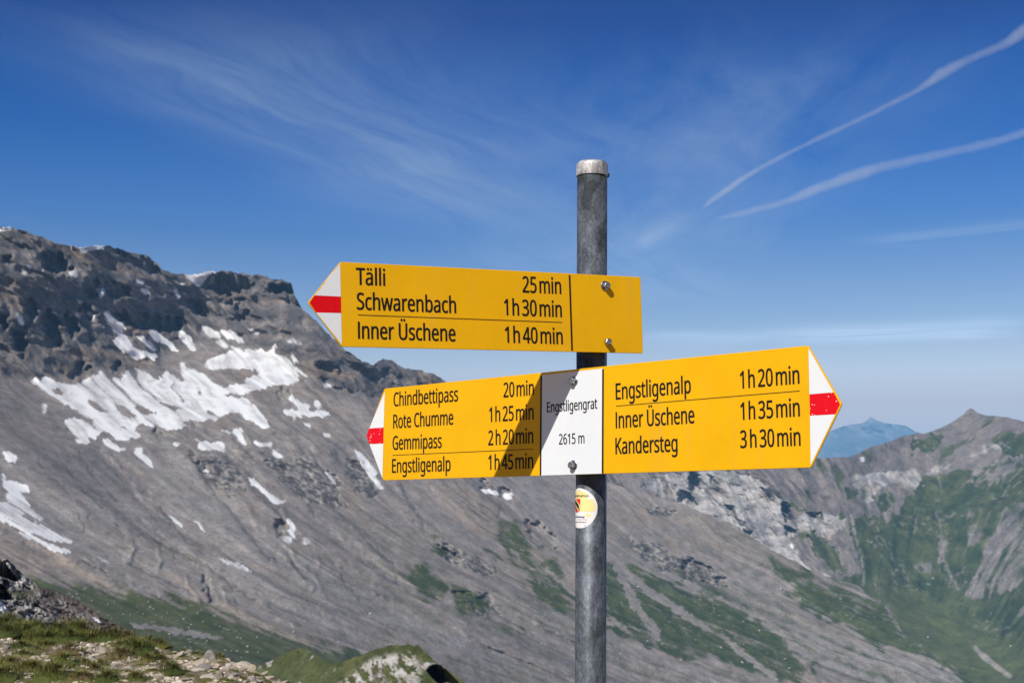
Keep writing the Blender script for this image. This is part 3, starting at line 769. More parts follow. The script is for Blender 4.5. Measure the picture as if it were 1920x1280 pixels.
# ---- grassy knoll with pale rock, below centre
def build_knoll():
    xs = np.arange(455, 905, 1.1); n = 130
    yc = pl(xs, [(455, 1262), (520, 1233), (545, 1219), (563, 1214), (578, 1218), (594, 1228), (608, 1238), (622, 1243), (650, 1238), (680, 1226), (705, 1216), (730, 1210), (765, 1207), (785, 1211), (800, 1224), (815, 1238), (835, 1252), (850, 1262), (870, 1278), (905, 1310)]) + fbm(xs / 11, 4.2, 0, 5, 0.6) * 2.2
    yb = np.full(xs.shape, 1345.0)
    r0 = spl(xs, [(300, 176), (455, 168), (650, 145), (760, 132), (905, 124)], 40)
    X, Y, R, U, E = layer(xs, n, yb, yc, r0, lambda X, Y: np.full(X.shape, 0.30))
    P0 = U * R[..., None]; z = P0[..., 2]
    rk = fbm(P0[..., 0] / 1.1 + z / 1.2, P0[..., 1] / 5.0, z / 0.7, 5, 0.65)
    zone = sstep(X, 604, 640) * sstep(-X, -800, -770) * sstep(Y, yc[:, None] + 8 + 26 * sstep(-X, -700, -620), yc[:, None] + 26 + 26 * sstep(-X, -700, -620))
    pr = sstep(rk, -0.22, 0.08) * zone
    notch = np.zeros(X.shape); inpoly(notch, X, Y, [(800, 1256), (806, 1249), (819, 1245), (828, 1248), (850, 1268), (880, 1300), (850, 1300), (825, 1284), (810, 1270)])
    lip = np.zeros(X.shape); inpoly(lip, X, Y, [(786, 1246), (800, 1240), (820, 1243), (806, 1250), (800, 1257), (796, 1256)])
    D = 1.2 * fbm(P0[..., 0] / 9, P0[..., 1] / 9, 0, 4) + 0.25 * fbm(P0[..., 0] / 1.2, P0[..., 1] / 1.2, z, 4) - pr * 0.5 * (0.5 + rk) + soft(notch, 1) * 7.0 - soft(lip, 1) * 0.5
    P = U * (R + D)[..., None]
    g1 = fbm(P0[..., 0] / 3.2, P0[..., 1] / 14.0, z / 1.6, 6, 0.7)
    col = lerp((0.050, 0.062, 0.021), (0.098, 0.100, 0.040), sstep(g1, -0.6, 0.7))
    far = sstep(-X, -660, -600); col = lerp(col, np.array((0.066, 0.078, 0.032)) * (1 + 0.3 * g1)[..., None], far)
    col = lerp(col, lerp((0.46, 0.43, 0.385), (0.20, 0.187, 0.17), sstep(g1 - 0.6 * rk, -0.5, 0.5)), np.clip(pr + lip, 0, 1))
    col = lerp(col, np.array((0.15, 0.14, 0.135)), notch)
    st = sstep(fbm(P0[..., 0] / 4, P0[..., 1] / 4, z / 3, 4, 0.65), 0.55, 0.7) * far; col = lerp(col, np.array((0.30, 0.28, 0.25)), st)
    Pn, _ = skirt(P, [(-6, -10)], [(6, -2), (40, -30)]); col = padcol(col, 1, 2)
    tag(link('hill', grid_mesh('hill', Pn, col, mat=mat_terrain('knoll turf', 0.8, 3.0, 0.5, 0.25))), kind='structure')
build_knoll()

# ---- broken rock outcrop at the left edge
def build_outcrop():
    xs = np.concatenate([np.arange(-320, -24, 8), np.arange(-24, 300, 1.0)]).astype(float); n = 210
    yc = pl(xs, [(-320, 960), (-100, 1010), (0, 1046), (15, 1049), (24, 1056), (35, 1068), (45, 1078), (60, 1090), (90, 1105), (112, 1111), (130, 1116), (160, 1134), (180, 1147), (200, 1160), (235, 1178), (262, 1196), (280, 1208), (300, 1222)]) + fbm(xs / 7, 6.2, 0, 4) * 2.4
    yb = np.full(xs.shape, 1262.0)
    r0 = pl(xs, [(-320, 96), (0, 110), (300, 128)])
    X, Y, R, U, E = layer(xs, n, yb, yc, r0, lambda X, Y: 0.42 + 0.5 * sstep(-X, -60, 0) * sstep(-Y, -1110, -1090))
    P0 = U * R[..., None]; z = P0[..., 2]
    wx = fbm(P0[..., 0] / 3, P0[..., 1] / 3, z / 3, 3) * 0.8
    bl = ridged(P0[..., 0] / 3.2 + wx, P0[..., 1] / 4.5, z / 2.0 + wx, 5, 0.6) - 0.85
    sm = fbm(P0[..., 0] / 0.9, P0[..., 1] / 1.2, z / 0.7, 4, 0.65)
    rocky = sstep(fbm(P0[..., 0] / 9, P0[..., 1] / 9, z / 5, 4) + (150 - X) / 160 - (Y - 1120) / 220, -0.25, 0.45)
    # a steep step with a shaded hollow at the top left
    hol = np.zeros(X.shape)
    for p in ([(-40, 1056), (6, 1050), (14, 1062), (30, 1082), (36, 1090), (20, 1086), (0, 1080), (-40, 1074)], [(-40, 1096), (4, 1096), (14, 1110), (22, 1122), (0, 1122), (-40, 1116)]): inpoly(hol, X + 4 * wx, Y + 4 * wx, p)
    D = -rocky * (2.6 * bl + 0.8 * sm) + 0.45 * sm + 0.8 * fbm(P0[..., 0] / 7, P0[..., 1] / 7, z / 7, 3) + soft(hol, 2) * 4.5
    P = U * (R + D)[..., None]
    soil = lerp((0.135, 0.105, 0.085), (0.075, 0.078, 0.045), sstep(fbm(P0[..., 0] / 6, P0[..., 1] / 6, z / 4, 4) + 0.4 * sm, -0.2, 0.5))
    grey = lerp((0.43, 0.405, 0.38), (0.16, 0.152, 0.155), sstep(sm - bl * 0.8, -0.35, 0.6))
    frag = sstep(sm + 0.5 * bl, 0.42, 0.7)
    col = lerp(soil, grey, np.clip(rocky + 0.5 * frag * (1 - rocky), 0, 1))
    col = lerp(col, np.array((0.10, 0.105, 0.12)), hol * 0.6)  # shade of the hollow also put into the rock colour, dark and bluish
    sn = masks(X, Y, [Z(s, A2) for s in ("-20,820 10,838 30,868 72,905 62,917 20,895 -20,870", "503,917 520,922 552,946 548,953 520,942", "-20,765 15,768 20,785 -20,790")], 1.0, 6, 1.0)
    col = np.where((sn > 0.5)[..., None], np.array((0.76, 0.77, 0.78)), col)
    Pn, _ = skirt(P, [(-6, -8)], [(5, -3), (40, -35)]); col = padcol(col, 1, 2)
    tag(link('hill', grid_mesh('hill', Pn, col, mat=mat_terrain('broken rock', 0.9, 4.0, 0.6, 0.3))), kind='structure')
build_outcrop()

# ---- the ground we stand on, falling away into the valley
CREST_F = [(-900, 1120), (-300, 1140), (0, 1167), (25, 1165), (40, 1170), (70, 1174), (100, 1182), (150, 1182), (200, 1192), (250, 1197), (300, 1204), (340, 1217), (380, 1224), (420, 1230), (470, 1247), (510, 1264), (540, 1277), (565, 1290), (620, 1320), (760, 1400), (960, 1470), (1900, 1520)]
EYE = 1.62
def crest_f(az):
    x = CX + FPX * np.tan(np.clip(az, -0.7, 0.7)) * 1.0
    ys = pl(x, CREST_F)
    d = ray(x, ys); e = d[..., 2] / np.hypot(d[..., 0], d[..., 1])
    R = pl(x, [(-900, 19), (0, 16), (300, 14), (560, 12.2), (760, 11), (1900, 11)])
    return R, np.where(np.abs(az) > 0.7, -0.16, e)
def ground_z(az, r, detail=True):
    R, e = crest_f(az); zc = e * R
    zin = -EYE + (zc + EYE) * np.clip(r / R, 0, 1) ** 1.35
    over = np.maximum(r - R, 0)
    zout = zc - 0.42 * np.minimum(over, 26) - 0.05 * np.minimum(over, 26) ** 1.3 * 0.2
    zfar = -0.152 * r - 1.0
    w = sstep(over, 10, 50)
    z = np.where(r <= R, zin, zout * (1 - w) + np.minimum(zfar, zout + 1e3) * w)
    z = np.where((r > R) & (z > e * r), e * r - 0.01, z)
    if detail:
        x, y = r * np.sin(az), r * np.cos(az)
        z = z + sstep(r, 2.0, 6.0) * sstep(-r, -40, -20) * (0.035 * fbm(x / 0.9, y / 0.9, 0, 4) + 0.05 * fbm(x / 2.5, y / 2.5, 3.0, 3) - 0.02)
    return z
def ground_hit(x, y):
    d = ray(x, y); rho = math.hypot(d[0], d[1]); e = d[2] / rho; az = math.atan2(d[0], d[1])
    R = float(crest_f(np.array(az))[0])
    rs = np.linspace(4, R + 0.6, 900); zg = ground_z(np.full(rs.shape, az), rs)
    k = np.nonzero(zg >= e * rs)[0]
    r = rs[k[0]] if len(k) else R
    return Vector((r * math.sin(az), r * math.cos(az), float(ground_z(np.array(az), np.array(r))))), r

TUFTS = """20,1172,90 60,1175,90 45,1190,100 110,1190,110 85,1205,100 150,1195,120 185,1194,110 130,1205,90 215,1202,110 250,1212,110 40,1215,80 45,1230,70 15,1195,80 130,1226,90 225,1232,80 260,1225,100 275,1242,60 190,1250,50 105,1232,34 320,1264,80 300,1240,56 330,1230,44 365,1229,60 415,1234,56 390,1225,50 280,1207,80 300,1213,60 60,1262,110 20,1250,100 100,1275,110 150,1272,90 120,1247,70 200,1278,80 255,1276,70 430,1280,50 480,1268,36 0,1276,120 225,1210,60 262,1250,44 290,1260,40 305,1268,36 345,1262,40 372,1240,34 398,1262,34 420,1245,30 445,1262,30 455,1275,34 495,1278,30 520,1276,24 345,1234,36 318,1222,50 240,1262,44 215,1262,50 175,1258,60 160,1245,44 60,1244,50 40,1258,60 85,1215,60 110,1245,50 130,1252,50 385,1276,36 355,1270,30 -30,1190,110 -60,1230,120 -30,1260,100 5,1180,90 345,1222,50 240,1204,90 170,1203,90 75,1182,80 -90,1180,120 60,1198,90""".split()
TUFTS = [tuple(float(v) for v in t.split(',')) for t in TUFTS]

def build_ground():
    az = np.concatenate([np.linspace(-math.pi, -0.5, 60)[:-1], np.arange(-0.5, -0.08, 0.0016), np.linspace(-0.08, 0.5, 60), np.linspace(0.5, math.pi, 50)[1:]])
    rr = np.concatenate([np.linspace(0.0, 8.5, 30)[:-1], np.arange(8.5, 18.5, 0.035), np.geomspace(18.5, 940, 46)])
    A, R = np.meshgrid(az, rr, indexing='ij')
    Zg = ground_z(A, R)
    P = np.stack([R * np.sin(A), R * np.cos(A), Zg], -1)
    x, y = P[..., 0], P[..., 1]
    n1 = fbm(x / 0.5, y / 0.5, 0, 5, 0.65); n2 = fbm(x / 1.6, y / 1.6, 4, 3)
    col = lerp((0.22, 0.172, 0.120), (0.110, 0.084, 0.056), sstep(n1, -0.5, 0.6))
    turf = sstep(n2 + 0.5 * n1, 0.25, 0.7) * 0.5
    pts = np.array([list(ground_hit(t[0], min(t[1], 1300))[0])[:2] + [t[2]] for t in TUFTS])
    sel = (R > 8) & (R < 19) & (A > -0.5) & (A < -0.08)
    tf = np.zeros(x.shape); xv, yv = x[sel], y[sel]; acc = np.zeros(xv.shape)
    for (px, py, w) in pts: acc = np.maximum(acc, np.exp(-((xv - px) ** 2 + (yv - py) ** 2) / (2 * (w / 2667 * 14 * 0.42) ** 2)))
    tf[sel] = acc
    turf = np.clip(np.maximum(turf, sstep(tf + 0.35 * n1, 0.42, 0.72)), 0, 1)
    turf = np.where((R > 20) | (R < 8.3) | (A < -0.5) | (A > 0.0), 1.0, turf)
    col = lerp(col, lerp((0.085, 0.095, 0.022), (0.13, 0.115, 0.035), sstep(n1, -0.6, 0.6)), turf)
    P[..., 2] += 0.02 * sstep(tf, 0.2, 0.8) + np.where(sel, 0.012 * fbm(x / 0.07, y / 0.07, 1, 3), 0)
    tag(link('ground', grid_mesh('ground', P, col, mat=mat_terrain('stony turf', 9.0, 40.0, 0.6, 0.02))), kind='structure')
build_ground()

def mat_attr(name, rough=0.9, s=12.0, amp=0.3, bump=0.0, bd=0.01):
    m, N, b = mat_new(name)
    at = N.n('ShaderNodeAttribute', attribute_name='tone'); tc = N.n('ShaderNodeTexCoord')
    n = N.noise(tc.outputs['Object'], s, 5, 0.65)
    c = N.vm('SCALE', at.outputs['Color']); N.put(c.node.inputs[3], N.mr(n, 0.25, 0.75, 1 - amp, 1 + amp))
    N.t.links.new(c, b.inputs['Base Color']); b.inputs['Roughness'].default_value = rough; b.inputs['Specular IOR Level'].default_value = 0.2
    if bump:
        bp = N.n('ShaderNodeBump'); bp.inputs['Strength'].default_value = bump; bp.inputs['Distance'].default_value = bd
        N.put(bp.inputs['Height'], n); N.t.links.new(bp.outputs[0], b.inputs['Normal'])
    return m
M_GRASS = mat_attr('grass blade', 0.7, 30, 0.15)
M_STONE = mat_attr('limestone', 0.95, 9, 0.35, 0.6, 0.03)

def build_grass():
    V, F, C = [], [], []
    def blade(p, h, lean, az, w, col):
        nb = 4; b0 = len(V)
        d = Vector((math.cos(az), math.sin(az), 0)); s = Vector((-d.y, d.x, 0)) * w
        for k in range(nb):
            t = k / (nb - 1); c = p + Vector((0, 0, h * (t - 0.28 * lean * t * t))) + d * (lean * h * t ** 1.7)
            ww = (1 - t) ** 0.7
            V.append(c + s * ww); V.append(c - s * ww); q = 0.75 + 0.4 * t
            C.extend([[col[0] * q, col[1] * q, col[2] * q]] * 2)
            if k: F.append((b0 + 2 * k - 2, b0 + 2 * k - 1, b0 + 2 * k + 1, b0 + 2 * k))
    pal = [(0.155, 0.158, 0.034), (0.120, 0.138, 0.030), (0.195, 0.165, 0.050), (0.085, 0.108, 0.024), (0.205, 0.155, 0.072)]
    R = random.Random(3)
    for (px, py, w) in TUFTS:
        c, r = ground_hit(px, min(py, 1300)); rad = w / 2667 * r * 0.46; tint = R.choice(pal); tall = R.uniform(0.55, 1.15)
        dry = R.random()
        if c.length < 30:                                   # the cushion the blades grow from
            b0 = len(V); hh = rad * tall * 0.42
            for j in range(4):
                for i in range(9):
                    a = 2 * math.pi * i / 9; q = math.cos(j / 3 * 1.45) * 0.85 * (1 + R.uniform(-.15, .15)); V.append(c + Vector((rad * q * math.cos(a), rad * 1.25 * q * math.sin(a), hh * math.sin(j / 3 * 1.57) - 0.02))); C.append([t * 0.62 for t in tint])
            for j in range(3):
                for i in range(9): F.append((b0 + j * 9 + i, b0 + j * 9 + (i + 1) % 9, b0 + j * 9 + 9 + (i + 1) % 9, b0 + j * 9 + 9 + i))
        for k in range(int(230 * (w / 80) ** 1.3)):
            a, q = R.uniform(0, 6.283), abs(R.gauss(0, 0.5))
            if q > 1.25: continue
            x, y = c.x + rad * q * math.cos(a), c.y + rad * q * math.sin(a) * 1.3
            azz, rr = math.atan2(x, y), math.hypot(x, y)
            if rr > float(crest_f(np.array(azz))[0]) + 0.3: continue
            z = float(ground_z(np.array(azz), np.array(rr)))
            cc = R.choice(pal) if R.random() < 0.45 + 0.3 * dry else tint; f = R.uniform(0.7, 1.2)
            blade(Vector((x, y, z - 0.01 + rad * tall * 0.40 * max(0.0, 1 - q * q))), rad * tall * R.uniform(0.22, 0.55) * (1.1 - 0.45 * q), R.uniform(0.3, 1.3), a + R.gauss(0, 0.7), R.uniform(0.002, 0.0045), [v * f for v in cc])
    for k in range(2600):                                   # short turf between the tufts
        px, py = R.uniform(-60, 540), R.uniform(1175, 1300)
        if py < pl(px, CREST_F): continue
        if perlin(px / 60.0, py / 22.0, 2.0) < 0.02 + (px - 150) / 1400: continue
        c, r = ground_hit(px, py)
        blade(c - Vector((0, 0, 0.005)), R.uniform(0.02, 0.06), R.uniform(0.4, 1.4), R.uniform(0, 6.28), R.uniform(0.002, 0.004), [v * R.uniform(0.7, 1.15) for v in R.choice(pal)])
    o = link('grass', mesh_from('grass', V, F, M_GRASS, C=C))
    tag(o, 'yellow-green alpine grass tufts growing between stones at bottom left', 'grass', kind='stuff')

def rock_mesh(name, seed, flat=0.55, ang=0.5, col=(0.33, 0.29, 0.235), sub=3):
    R = np.random.default_rng(seed)
    bm = bmesh.new(); bmesh.ops.create_icosphere(bm, subdivisions=sub, radius=1.0)
    V = np.array([v.co[:] for v in bm.verts])
    # cut by random planes into an angular block
    for k in range(11):
        n = R.normal(size=3); n /= np.linalg.norm(n); d = R.uniform(0.5, 0.9)
        s = V @ n; V = V - np.outer(np.maximum(s - d, 0), n)
    V[:, 2] *= flat; V[:, 0] *= R.uniform(0.85, 1.25)
    V += 0.05 * np.stack([fbm(V[:, 0] * 2.5 + seed, V[:, 1] * 2.5, V[:, 2] * 2.5 + 3 * i, 3) for i in range(3)], -1)
    for v, c in zip(bm.verts, V): v.co = c
    me = bpy.data.meshes.new(name); bm.to_mesh(me); bm.free()
    me.materials.append(M_STONE)
    t = fbm(V[:, 0] * 1.5, V[:, 1] * 1.5, V[:, 2] * 2 + seed, 3)
    set_col(me, np.array(col)[None] * (1 + 0.25 * t)[:, None])
    return me

STONES = """77,1184,22 4,1254,22 195,1226,28 277,1227,25 295,1221,24 240,1213,18 332,1233,28 325,1253,26 370,1248,32 382,1255,30 392,1238,32 370,1260,28 392,1273,30 425,1257,24 450,1258,30 457,1245,30 355,1226,24 147,1219,18 89,1199,12 35,1244,20 65,1247,24 10,1217,20 82,1249,18 492,1267,22 507,1272,24 532,1273,26 426,1257,18 467,1243,26 405,1246,20 345,1240,20 310,1236,20 412,1266,22 440,1270,26 470,1278,26 350,1275,24 300,1276,20 520,1282,26 545,1284,22 230,1262,18 250,1258,20 170,1240,18 155,1232,16 215,1247,16 285,1256,20 120,1220,14 480,1254,16 436,1246,14""".split()
def build_stones():
    protos = [rock_mesh('stone', 20 + i, f, col=c) for i, (f, c) in enumerate([(0.5, (0.43, 0.37, 0.285)), (0.62, (0.37, 0.31, 0.23)), (0.42, (0.47, 0.41, 0.325)), (0.7, (0.30, 0.27, 0.235)), (0.45, (0.39, 0.32, 0.23))])]
    R = random.Random(9)
    items = [tuple(float(v) for v in s.split(',')) for s in STONES]
    while len(items) < 175:
        x, y = R.uniform(30, 560), R.uniform(1200, 1284)
        if y < pl(x, CREST_F) + 2 or R.random() > 0.25 + x / 500: continue
        items.append((x, y, R.uniform(5, 17)))
    first = {}
    for i, (x, y, w) in enumerate(items):
        p, r = ground_hit(x, y); k = R.randrange(5) if i != 0 else 3
        if k not in first: o = link('stone', protos[k]); first[k] = o
        else: o = first[k].copy(); COL.objects.link(o)
        s = w / 2667 * r * 0.5
        o.scale = (s * R.uniform(0.9, 1.2), s * R.uniform(0.8, 1.2), s * R.uniform(0.7, 1.2))
        o.rotation_euler = (R.gauss(0.1, 0.35), R.gauss(0, 0.35), R.uniform(0, 6.28))
        o.location = p + Vector((0, 0, s * 0.16))
        if w >= 18: tag(o, 'tan limestone slab lying among the grass tufts at bottom left', 'stone', 'larger slabs on the stony turf')
        else: tag(o, 'small tan stone lying on the bare gravel at bottom left', 'stone', 'small stones on the stony turf')
    # fine gravel nobody could count
    V, F, C = [], [], []
    base = np.array([[-1, -.6, -.4], [.9, -.8, -.4], [1, .7, -.4], [-.8, .8, -.4], [-.6, -.5, .45], [.6, -.4, .5], [.7, .5, .35], [-.5, .55, .45]])
    quads = [(0, 3, 2, 1), (4, 5, 6, 7), (0, 1, 5, 4), (1, 2, 6, 5), (2, 3, 7, 6), (3, 0, 4, 7)]
    for k in range(4200):
        x, y = R.uniform(-40, 575), R.uniform(1190, 1300)
        if y < pl(x, CREST_F) + 1 or perlin(x / 50.0, y / 18.0, 7.0) < -0.15 - x / 1500: continue
        p, r = ground_hit(x, y); s = R.uniform(0.007, 0.034)
        m = np.array(Matrix.Rotation(R.uniform(0, 6.28), 3, 'Z') @ Matrix.Rotation(R.gauss(0, 0.5), 3, 'X'))
        b = len(V); f = R.uniform(0.75, 1.3); cc = [q * f for q in R.choice([(0.46, 0.39, 0.295), (0.37, 0.30, 0.22), (0.52, 0.455, 0.37), (0.28, 0.24, 0.195)])]
        for q in (base * (R.uniform(.7, 1.2), R.uniform(.6, 1.1), R.uniform(.5, 1))) @ m.T * s: V.append(Vector(q) + p + Vector((0, 0, s * .3))); C.append(cc)
        F.extend([tuple(b + i for i in q) for q in quads])
    tag(link('gravel', mesh_from('gravel', V, F, M_STONE, C=C)), 'tan gravel strewn between grass tufts at bottom left', 'gravel', kind='stuff')
build_grass(); build_stones()

# ---- boulders far below on the meadow and across the slopes
def build_boulders():
    protos = [rock_mesh('boulder', 60 + i, 0.75, col=c, sub=2) for i, c in enumerate([(0.40, 0.375, 0.34), (0.33, 0.31, 0.285), (0.45, 0.425, 0.39)])]
    R = random.Random(21); first = {}
    def put(x, y, w, where, label, group):
        p = where(x, y); s = w / 2667 * p.length * 0.5; k = R.randrange(3)
        if k not in first: o = link('boulder', protos[k]); first[k] = o
        else: o = first[k].copy(); COL.objects.link(o)
        o.scale = (s * R.uniform(.9, 1.25), s, s * R.uniform(.8, 1.1)); o.rotation_euler = (R.gauss(0, .25), R.gauss(0, .25), R.uniform(0, 6.28)); o.location = p + Vector((0, 0, s * 0.25))
        tag(o, label, 'boulder', group)
    a = "545,475 575,450 630,470 805,530 855,505 930,605 1110,515 1150,565 1130,555 1255,590 1215,625 1390,555 1350,610 1435,685 1415,705 1380,640 1240,685 1005,700 1270,755 1300,745 1275,775 1415,795 1425,810 1555,800 1520,830 1860,845 1690,875 1780,880 1850,885 1150,660 980,610 1040,470 950,455 1190,480 1075,600 1520,660 1650,700 1700,640 690,500 1480,600"
    for (x, y) in zz(a, 0.25, 0, 1000): put(x, y, R.uniform(2.4, 4.6), on_mountain, 'pale boulder on the green meadow left of the signpost', 'pale boulders on the meadow')
    b = "180,365 245,235 262,242 245,295 130,445 20,400 60,402 95,400 175,410 400,475 610,480 460,520 260,410 130,300"
    for (x, y) in zz(b, 0.25, 420, 1120): put(x, y, R.uniform(2.6, 5.0), on_mountain, 'pale boulder on the green meadow left of the signpost', 'pale boulders on the meadow')
    c = "935,660 1115,662 850,620 265,845 335,855 870,925 835,1015 225,610 690,760 590,875 685,940 890,965 150,905 480,840 760,800 410,930"
    for (x, y) in zz(c, 0.42708, 1100, 840): put(x, y, R.uniform(3.0, 6.5), on_mountain, 'pale boulder on the grassy scree slope right of the signpost pole', 'pale boulders on the right-hand scree')
    d = "450,35 1275,60 1490,335 1740,230 520,260 1100,120 860,330 1250,350 700,200"
    for (x, y) in zz(d, 0.25, 420, 1120): put(x, y, R.uniform(3.0, 5.5), on_mountain, 'pale boulder on the bare grey scree left of the signpost pole', 'pale boulders on the grey scree')
    for (x, y) in zz("1315,705 1500,830 1860,868 1250,415 1520,570 1650,545", 0.42708, 1100, 840): put(x, y, R.uniform(4.0, 7.0), on_right, 'pale boulder on the green valley slope at the far right', 'pale boulders on the far green slope')
build_boulders()

